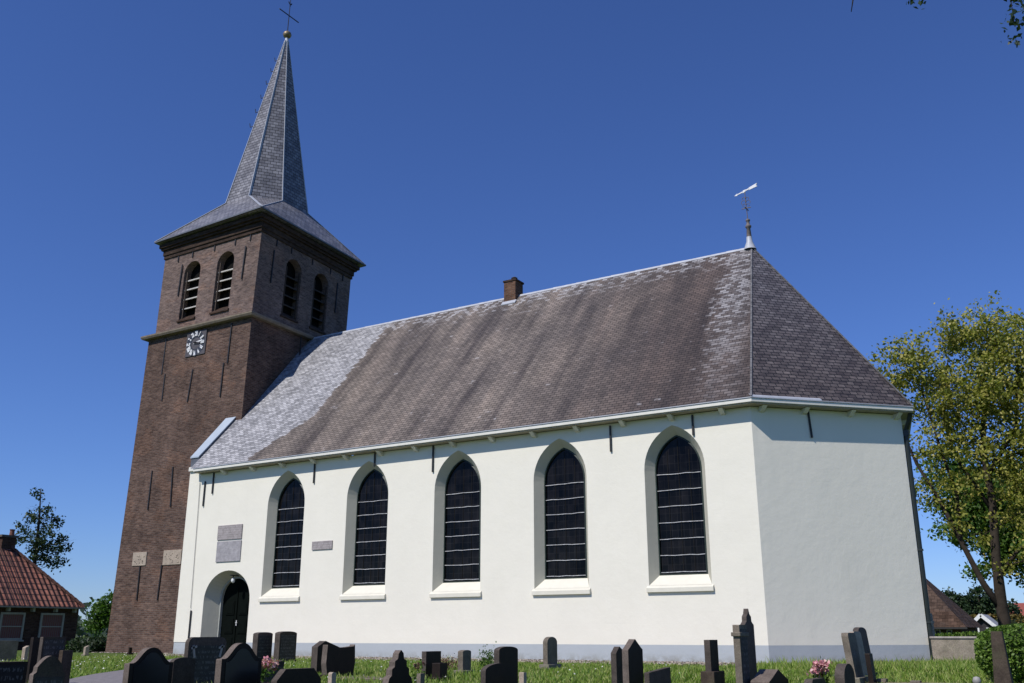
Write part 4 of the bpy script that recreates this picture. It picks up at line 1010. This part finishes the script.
# overhanging tree at the upper right (its trunk stands outside the frame)
def overhang():
    root = empty('overhanging_tree', (12.0, -13.0, -.4), label='nearby tree whose bare twig and hanging leaf tufts dip into the top right corner', cat='tree')
    m = MB(); m.tube([(12, -13, -.6), (11.9, -12.9, 4), (11.4, -12.6, 7), (11.0, -12.4, 9)], [.28, .22, .17, .1], 10); m.build('trunk', BARKD, root, smooth=True, uv=False)
    m = MB(); m.tube([(11.4, -12.6, 7), (9.8, -11.6, 8.9), (8.2, -10.8, 9.7), (6.6, -10.6, 9.8), (5.0, -10.7, 9.5)], [.10, .07, .05, .03, .012], 7)
    m.tube([(5.35, -10.66, 9.55), (5.10, -10.65, 9.1), (5.18, -10.65, 8.95), (5.13, -10.65, 8.74)], [.016, .013, .011, .006], 5)
    m.tube([(6.1, -10.6, 9.75), (6.0, -10.55, 9.2), (5.96, -10.54, 8.72)], [.01, .007, .003], 5)
    m.tube([(7.2, -10.6, 9.8), (7.05, -10.5, 8.9), (7.0, -10.49, 8.3), (6.99, -10.5, 7.9)], [.012, .009, .006, .003], 5)
    m.tube([(7.8, -10.7, 9.7), (7.3, -10.5, 8.7), (7.2, -10.49, 8.1)], [.012, .008, .003], 5)
    m.build('branches', BARKD, root, smooth=True, uv=False)
    pts = []
    for (x, y, z, s, n) in ((5.93, -10.54, 8.66, .05, 14), (6.02, -10.54, 8.74, .06, 14), (6.99, -10.49, 7.90, .07, 26), (7.06, -10.49, 8.03, .07, 26), (7.13, -10.5, 8.22, .07, 20), (6.98, -10.49, 8.28, .04, 8), (6.93, -10.49, 8.5, .06, 14), (7.2, -10.5, 8.5, .12, 40), (6.97, -10.49, 7.7, .035, 10), (7.4, -10.5, 8.2, .15, 50)):
        pts.append(np.array([x, y, z]) + rng.normal(size=(n, 3)) * s)
    for _ in range(60):
        c = np.array([rng.uniform(6.5, 13), rng.uniform(-13.5, -10), rng.uniform(9.9, 11.5)]); pts.append(c + rng.normal(size=(25, 3)) * .2)
    c = np.concatenate(pts); quads('crown', c, .085 * rng.uniform(.6, 1.2, len(c)), LF_DARK, root)
overhang()

# ------------------------------------------------------------------ hedges and shrubs
def hedge(name, x0, x1, y0, y1, h, mat, label, cat='hedge', dens=900, ls=.07, rot=0, bx=0.05, rounded=False, core=(.012, .02, .006)):
    cx, cy = (x0 + x1) / 2, (y0 + y1) / 2; z0 = g(cx, cy)
    root = empty(name, (cx, cy, z0), label=label, cat=cat)
    W, D = (x1 - x0) / 2, (y1 - y0) / 2
    n = int(dens * (2 * (W + D) * 2 * h + 4 * W * D))
    n = min(n, 60000)
    u = rng.normal(size=(n, 3)); p = 3.0 if rounded else 6.0
    # superellipsoid surface
    un = (np.abs(u) ** p).sum(1) ** (1 / p); d = u / un[:, None]; d[:, 2] = np.abs(d[:, 2]) if not rounded else d[:, 2]
    zs = h if not rounded else h / 2
    c = d * np.array([W, D, zs]) * rng.uniform(.90, 1.04, n)[:, None] + np.array([cx, cy, z0 + (0 if not rounded else h / 2)])
    m = MB(); nn = 14; vs = []; fs = []
    for i in range(nn + 1):
        for j in range(2 * nn):
            th = math.pi * i / nn; ph = math.pi * j / nn
            v = np.array([math.sin(th) * math.cos(ph), math.sin(th) * math.sin(ph), math.cos(th)]); v /= (np.abs(v) ** p).sum() ** (1 / p)
            vs.append((cx + v[0] * W * .9, cy + v[1] * D * .9, z0 + (max(v[2], -.1) * h * .9 if not rounded else h / 2 + v[2] * h / 2 * .9)))
    for i in range(nn):
        for j in range(2 * nn): fs.append((i * 2 * nn + j, i * 2 * nn + (j + 1) % (2 * nn), (i + 1) * 2 * nn + (j + 1) % (2 * nn), (i + 1) * 2 * nn + j))
    m.add(vs, fs); m.build('stems', simple(name + '_core', core, .95), root, uv=False)
    quads('foliage', c, ls * rng.uniform(.6, 1.3, n), mat, root, up=.2)
    return root
hedge('hedge', .6, 9.5, 16.7, 17.5, .70, LF_HEDGE, 'clipped green hedge behind the low concrete wall', dens=300, ls=.1)
hedge('round_bush', 5.02, 6.9, -6.4, -4.6, .84, LF_HEDGE, 'large rounded bright green bush behind the dark tapered pillar', cat='bush', dens=2200, ls=.05, rounded=True)
hedge('hedge', -6.4, 1.0, 70.2, 71.2, 2.1, LF_ORANGE, 'bronze coloured hedge beside the white gabled house in the distance', dens=60, ls=.28)
hedge('hedge', -27.9, -26.2, 1.2, 2.7, .52, LF_DARK, 'dark low hedge between the red roofed house and the tower', dens=300, ls=.11)
hedge('hedge', -30.3, -28.7, 1.2, 2.9, .24, LF_HEDGE, 'short clipped hedge below the windows of the red roofed house', dens=300, ls=.08)
# plants near the graves
FL_P = m_leaf('pink_petal', [(.50, .16, .22), (.70, .33, .36), (.75, .55, .5)], .2); FL_W = m_leaf('white_petal', [(.6, .58, .5), (.8, .8, .76)], .2)
LF_RUST = m_leaf('rusty_twig_leaf', [(.10, .05, .035), (.20, .10, .08), (.26, .17, .12)], .15)
def plant(name, x, y, r, h, n, mat, label, cat, flowers=None, nf=0, ls=.05, base=0.0, fs=.05):
    z = g(x, y) + base; root = empty(name, (x, y, z), label=label, cat=cat)
    m = MB(); rr = random.Random(int(abs(x * 100)))
    for _ in range(9):
        a = rr.uniform(0, 6.28); m.tube([(x + rr.uniform(-.3, .3) * r, y + rr.uniform(-.3, .3) * r, z), (x + .5 * r * math.cos(a), y + .5 * r * math.sin(a), z + h * .5), (x + .85 * r * math.cos(a), y + .85 * r * math.sin(a), z + h * rr.uniform(.7, 1))], [.006, .005, .003], 4)
    m.build('stems', BARKD if mat is LF_RUST else LF_GREEN, root, uv=False)
    d = rng.normal(size=(n, 3)) * np.array([r * .45, r * .45, h * .26]); c = np.array([x, y, z + h * .48]) + d; c[:, 2] = np.maximum(c[:, 2], z + .01)
    quads('leaves', c, ls * rng.uniform(.6, 1.3, n), mat, root)
    if flowers is not None:
        cs = []
        for _ in range(nf):
            a = rng.uniform(0, 6.28); q = np.array([x + r * .7 * rng.uniform(0, 1) * math.cos(a), y + r * .7 * rng.uniform(0, 1) * math.sin(a), z + h * rng.uniform(.7, 1.05)]); cs.append(q + rng.normal(size=(18, 3)) * fs * .38)
        quads('flowers', np.concatenate(cs), fs, flowers, root)
    return root
plant('rose_bush', 3.27, -8.2, .16, .42, 260, LF_GREEN, 'pink roses on a small bush left of the half round stone', 'flowers', FL_P, 16, .045, fs=.07)
plant('rusty_shrub', -3.75, -7.35, .26, .28, 420, LF_RUST, 'small rusty brown shrub left of the little grey mossy stone', 'shrub', FL_W, 3, .035)
plant('weeds', -2.95, -7.2, .2, .42, 420, LF_GREEN, 'light green weeds right of the little grey mossy stone', 'weeds', None, 0, .04)
plant('flowers', -1.42, -11.28, .12, .5, 160, LF_GREEN, 'brownish flowers behind the right side of the stepped headstone', 'flowers', LF_RUST, 4, .04, fs=.04)
# trough with pink flowers
x, y = -2.40, -13.25; z = g(x, y)
root = empty('flower_trough', (x, y, z), label='pale stone trough between the two black hump headstones', cat='planter')
m = MB(); m.box((x - .12, y - .16, z - .02), (x + .12, y + .20, z + .36)); m.build('trough', LGT, root, bevel=.012)
m = MB(); m.box((x - .10, y - .14, z + .361), (x + .10, y + .18, z + .375)); m.build('soil', simple('soil', (.03, .022, .015), .95), root)
plant('trough_flowers', x, y + .02, .24, .24, 200, LF_GREEN, 'pink and cream flowers growing in the pale stone trough', 'flowers', FL_P, 18, .04, base=.37, fs=.06)

# ------------------------------------------------------------------ houses
PANT = m_pantile()
WFR = simple('white_window_frame', (.33, .31, .26), .5); CURT = m_inscr('red_striped_curtain', (.09, .035, .03), (.24, .15, .13), 3.0)
DGL = simple('dark_glass', (.012, .012, .016), .15, .5)
CURT2 = MT('curtain', .8); _tc = CURT2.N('ShaderNodeTexCoord'); _w = CURT2.N('ShaderNodeTexWave', wave_type='BANDS', bands_direction='X'); _w.inputs['Scale'].default_value = 3.2; _w.inputs['Distortion'].default_value = 2.0
CURT2.L(_tc.outputs['UV'], _w.inputs['Vector']); CURT2.col(CURT2.ramp(_w.outputs['Fac'], (.2, (.14, .035, .03)), (.6, (.30, .17, .14)), (.9, (.10, .07, .065)))); CURT2 = CURT2.m
root = empty('house', (-38.5, 0, 0), label='low dark brick house with red pantile hipped roof at the left edge', cat='house')
ZEV = 1.84; FX = -34.32; NY = 6.10; SYY = -9.0; BX = -43.0
m = MB(); m.box((BX, SYY, -.2), (FX, NY, ZEV)); m.build('wall', HBRICK, root)
HSL = 1.08; hw_ = (BX - .3 - (FX + .32)) / -2; rz_ = ZEV + hw_ * HSL; mx = (FX + .32 + BX - .3) / 2
a, b, c_, d_ = (FX + .32, SYY - .3, ZEV), (FX + .32, NY + .06, ZEV), (BX - .3, NY + .06, ZEV), (BX - .3, SYY - .3, ZEV)
r1, r2 = (mx, NY + .06 - hw_, rz_), (mx, SYY - .3 + hw_, rz_)
m = MB(); m.add([a, b, r1, r2], [(0, 1, 2, 3)]); m.add([b, c_, r1], [(0, 1, 2)]); m.add([c_, d_, r2, r1], [(0, 1, 2, 3)]); m.add([d_, a, r2], [(0, 1, 2)])
hr = m.build('roof', PANT, root)
m = MB()
p, q = Vector(b), Vector(r1); nn = 30
for i in range(nn): m.bar(p.lerp(q, i / nn) + Vector((0, 0, .03)), p.lerp(q, (i + 1.15) / nn) + Vector((0, 0, .06)), .16, .10)
m.build('hip_tiles', simple('hip_tile', (.12, .055, .04), .8), hr)
m = MB(); m.box((FX - .0, SYY - .3, ZEV - .06), (FX + .40, NY + .16, ZEV - .002)); m.box((BX - .3, NY + .002, ZEV - .06), (FX, NY + .16, ZEV - .002)); m.build('eaves_board', simple('dull_cream_board', (.26, .23, .19), .7), root)
for y in (-2.6, -1.2, .2, 1.5, 2.6, 3.75, 4.85, 5.8):
    m = MB(); m.box((FX + .001, y - .05, ZEV - .22), (FX + .22, y + .05, ZEV - .06)); m.build('bracket', WFR, root)
m = MB(); m.box((-37.0, 3.16, 3.6), (-36.4, 3.82, 4.96)); hc = m.build('chimney', HBRICK, hr)
m = MB(); m.box((-37.06, 3.08, 4.96), (-36.34, 3.90, 5.06)); m.build('chimney_cap', simple('chimney_top', (.10, .09, .08), .9), hc)
m = MB(); m.lathe((-36.7, 3.75, 5.06), [(.12, 0), (.10, .22), (.13, .3)], 10); m.build('chimney_pot', simple('chimney_pot_clay', (.16, .07, .05), .8), hc)
for y0, y1 in ((2.35, 3.47), (4.22, 5.38), (.5, 1.6), (-1.4, -.3)):
    z0, z1 = .42, 1.58; X = FX + .001
    m = MB(); fw = .085
    m.box((X, y0, z0), (X + .06, y0 + fw, z1)); m.box((X, y1 - fw, z0), (X + .06, y1, z1)); m.box((X, y0 + fw, z1 - fw), (X + .06, y1 - fw, z1)); m.box((X, y0 + fw, z0), (X + .06, y1 - fw, z0 + fw))
    m.box((X + .002, y0 + fw, z0 + .55), (X + .045, y1 - fw, z0 + .59))
    wn = m.build('window', WFR, root)
    m = MB(); m.box((X, y0 + fw, z0 + fw), (X + .02, y1 - fw, z1 - fw)); m.build('pane', CURT2, wn)
    m = MB(); m.box((X, y0 - .05, z0 - .06), (X + .12, y1 + .05, z0)); m.build('sill', WFR, wn)
# brown roofed farmhouse right, mostly behind the church
THATCH = m_brick('brown_tile', (.055, .040, .032), (.10, .074, .060), (.03, .024, .02), w=.3, h=.25)
root = empty('farmhouse', (-7, 40, 0), label='farmhouse with steep brown tiled hipped roof behind the right end of the church', cat='house')
m = MB(); m.box((-12.6, 36.9, -.2), (-.75, 44, .98)); m.build('wall', HBRICK, root)
zb = 1.0; bx0, bx1, by0, by1 = -13, -.42, 36.6, 44.4; hh = 3.9; yr = 40.5; rx1 = -.42 - 3.4
m = MB(); m.add([(bx0, by0, zb), (bx1, by0, zb), (rx1, yr, zb + hh), (bx0, yr, zb + hh)], [(0, 1, 2, 3)]); m.add([(bx1, by0, zb), (bx1, by1, zb), (rx1, yr, zb + hh)], [(0, 1, 2)]); m.add([(bx1, by1, zb), (bx0, by1, zb), (bx0, yr, zb + hh), (rx1, yr, zb + hh)], [(0, 1, 2, 3)]); m.add([(bx0, by0, zb), (bx0, yr, zb + hh), (bx0, by1, zb)], [(0, 1, 2)])
m.build('roof', THATCH, root)
m = MB(); m.box((bx0, by0 - .03, zb - .1), (bx1 + .03, by0 + .05, zb - .004)); m.build('eaves_board', simple('dark_eave', (.03, .03, .03), .8), root)
for x0 in (-2.9, -2.1, -1.5, -3.9):
    m = MB(); m.box((x0, 36.87, .40), (x0 + .30, 36.9, .88)); wn = m.build('window', WFR, root)
    m = MB(); m.box((x0 + .06, 36.86, .46), (x0 + .24, 36.868, .82)); m.build('pane', DGL, wn)
# white gabled house
WW = simple('white_boards', (.72, .72, .70), .6); DG = simple('dark_gable', (.03, .028, .03), .8); REDR = simple('far_red_tile', (.26, .07, .05), .8); GRR = simple('far_grey_roof', (.3, .3, .31), .7)
root = empty('house', (-2.5, 64, 0), label='small distant house with white edged dark gable left of the maple trunk', cat='house')
m = MB(); m.box((-3.3, 62.2, -.2), (-1.7, 67, 1.2)); m.add([(-3.3, 62.2, 1.2), (-1.7, 62.2, 1.2), (-2.5, 62.2, 1.95)], [(0, 1, 2)]); m.build('wall', DG, root)
m = MB(); m.hexa([(-3.65, 61.9, .92), (-2.5, 61.9, 1.98), (-2.5, 67, 1.98), (-3.65, 67, .92)], [(-3.7, 61.9, 1.0), (-2.5, 61.9, 2.12), (-2.5, 67, 2.12), (-3.7, 67, 1.0)]); m.hexa([(-2.5, 61.9, 1.98), (-1.35, 61.9, .92), (-1.35, 67, .92), (-2.5, 67, 1.98)], [(-2.5, 61.9, 2.12), (-1.3, 61.9, 1.0), (-1.3, 67, 1.0), (-2.5, 67, 2.12)])
m.build('roof', GRR, root)
m = MB(); m.bar((-3.7, 61.86, .92), (-2.5, 61.86, 2.04), .05, .26, up=(0, 0, 1)); m.bar((-2.5, 61.86, 2.04), (-1.3, 61.86, .92), .05, .26, up=(0, 0, 1)); m.build('bargeboard', WW, root)
for x0 in (-2.95, -2.25):
    m = MB(); m.box((x0, 62.14, .75), (x0 + .2, 62.199, 1.1)); m.build('window', WW, root)
# red roofed row
root = empty('house', (-2, 88, 0), label='long distant house with red roof and white walls partly behind the maple trunk', cat='house')
m = MB(); m.box((-5.6, 86.5, -.2), (8, 92, 2.2)); m.build('wall', WW, root)
m = MB(); m.hexa([(-6.0, 86.0, 2.3), (8.4, 86.0, 2.3), (8.4, 92.4, 2.3), (-6.0, 92.4, 2.3)], [(-4.9, 89.1, 3.6), (7.6, 89.1, 3.6), (7.6, 89.3, 3.6), (-4.9, 89.3, 3.6)]); m.build('roof', REDR, root)
m = MB(); m.box((-6.0, 85.9, 2.15), (8.4, 86.0, 2.32)); m.build('fascia', WW, root)
for x0 in (-4.6, -3.4, 1.0, 2.6, 4.2):
    m = MB(); m.box((x0, 86.44, 1.0), (x0 + .6, 86.499, 1.9)); m.build('window', DGL, root)
m = MB(); m.box((-4.3, 89, 3.3), (-3.9, 89.4, 4.2)); m.build('chimney', WW, root)
# distant barn at the left horizon
root = empty('barn', (-150, 74, 0), label='tiny white barn on the horizon beside the tower foot', cat='barn')
m = MB(); m.box((-153, 72, -.2), (-147, 77, 2.0)); m.build('wall', WW, root)
m = MB(); m.hexa([(-153.2, 71.8, 2.0), (-146.8, 71.8, 2.0), (-146.8, 77.2, 2.0), (-153.2, 77.2, 2.0)], [(-153.2, 74.4, 3.8), (-146.8, 74.4, 3.8), (-146.8, 74.6, 3.8), (-153.2, 74.6, 3.8)]); m.build('roof', WW, root)
# far woodland reading as one mass
c = []
for _ in range(900):
    a = R(rng.uniform(-5, 100)); D = rng.uniform(230, 330); h = rng.uniform(2, 7)
    if a < R(35): h *= .5
    c.append(np.array([CX - D * math.sin(a), CY + D * math.cos(a), h * .4]) + rng.normal(size=(26, 3)) * np.array([3, 3, h * .35]))
c = np.concatenate(c); c[:, 2] = np.abs(c[:, 2])
LF_FAR = m_leaf('far_wood_leaf', [(.03, .05, .03), (.05, .075, .045)], .1)
quads('distant_woodland', c, 1.8, LF_FAR, label='thin strip of distant woodland along the horizon', cat='woodland', kind='stuff')

# ------------------------------------------------------------------ grass, daisies, pebbles
def inpoly(P, poly):
    x, y = P[:, 0], P[:, 1]; ins = np.zeros(len(P), bool); n = len(poly); j = n - 1
    for i in range(n):
        xi, yi = poly[i]; xj, yj = poly[j]
        cnd = ((yi > y) != (yj > y)) & (x < (xj - xi) * (y - yi) / (yj - yi + 1e-12) + xi); ins ^= cnd; j = i
    return ins
def gz(P):
    r = np.hypot(P[:, 0] - CX, P[:, 1] - CY); t = np.clip((r - 4) / 15, 0, 1); return -.85 * (1 - t * t * (3 - 2 * t))
def scatter(n, r0, r1, a0=-4, a1=66):
    a = np.radians(rng.uniform(a0, a1, n)); r = r0 + (r1 - r0) * rng.random(n) ** 1.15
    return np.stack([CX - r * np.sin(a), CY + r * np.cos(a)], 1)
pathpoly = PATH_A + PATH_B[::-1]
churchpoly = [(XW, -1.4), (.12, -1.4), (3.2, 2.75), (2.4, 7.4), (-.3, 10.2), (-19.4, 10.2), (-19.4, 8), (-26, 8), (-25.5, 1.15), (XW, 1.15)]
P = scatter(230000, 9.5, 34)
P = P[~inpoly(P, pathpoly) & ~inpoly(P, churchpoly)]
n = len(P); z = gz(P)
big = np.sin(P[:, 0] * 1.3 + np.cos(P[:, 1] * 1.1) * 2) * .5 + .5
hgt = rng.uniform(.03, .085, n) * (1 + .8 * big * (rng.random(n) < .3)); hgt[P[:, 1] > -5] *= .75; tall = (P[:, 0] > .1) & (P[:, 1] > -3.5); hgt[tall] *= 2.3
ang = rng.uniform(0, 2 * np.pi, n); wd = rng.uniform(.008, .02, n); ln = rng.normal(size=(n, 2)) * (hgt * .45)[:, None]
b = np.stack([P[:, 0], P[:, 1], z - .005], 1); s_ = np.stack([np.cos(ang) * wd, np.sin(ang) * wd, np.zeros(n)], 1)
tip = b + np.stack([ln[:, 0], ln[:, 1], hgt], 1)
v = np.stack([b - s_, b + s_, tip], 1).reshape(-1, 3)
me = bpy.data.meshes.new('grass'); me.vertices.add(3 * n); me.loops.add(3 * n); me.polygons.add(n)
me.vertices.foreach_set('co', v.ravel()); me.loops.foreach_set('vertex_index', np.arange(3 * n, dtype=np.int32))
me.polygons.foreach_set('loop_start', np.arange(0, 3 * n, 3, dtype=np.int32)); me.polygons.foreach_set('loop_total', np.full(n, 3, dtype=np.int32))
me.materials.append(m_leaf('grass_blade', [(.055, .13, .014), (.15, .255, .030), (.25, .33, .06), (.33, .34, .12)], .3)); me.update()
o = bpy.data.objects.new('grass', me); link(o); tag(o, 'short green churchyard grass between the graves and the church', 'grass', kind='stuff')
P = scatter(2600, 12, 33, 20, 66); P = P[~inpoly(P, pathpoly) & ~inpoly(P, churchpoly)]; P = P[(rng.random(len(P)) < .25) | (P[:, 0] < -7)]
quads('daisies', np.concatenate([P, (gz(P) + .075)[:, None]], 1), .035, FL_W, up=2.0, aspect=1.6, label='tiny white daisies sprinkled through the grass', cat='daisies', kind='stuff')
P = np.stack([rng.uniform(-20, .3, 12000), rng.uniform(-1.9, -.02, 12000)], 1); P2 = np.stack([rng.uniform(-25.5, -20.4, 700), rng.uniform(.65, 1.1, 700)], 1); P = np.concatenate([P, P2])
quads('pebbles', np.concatenate([P, (gz(P) + .025)[:, None]], 1), rng.uniform(.03, .07, len(P)), PEB, up=.8, aspect=1.4, label='loose pale pebbles along the foot of the wall', cat='pebbles', kind='stuff')
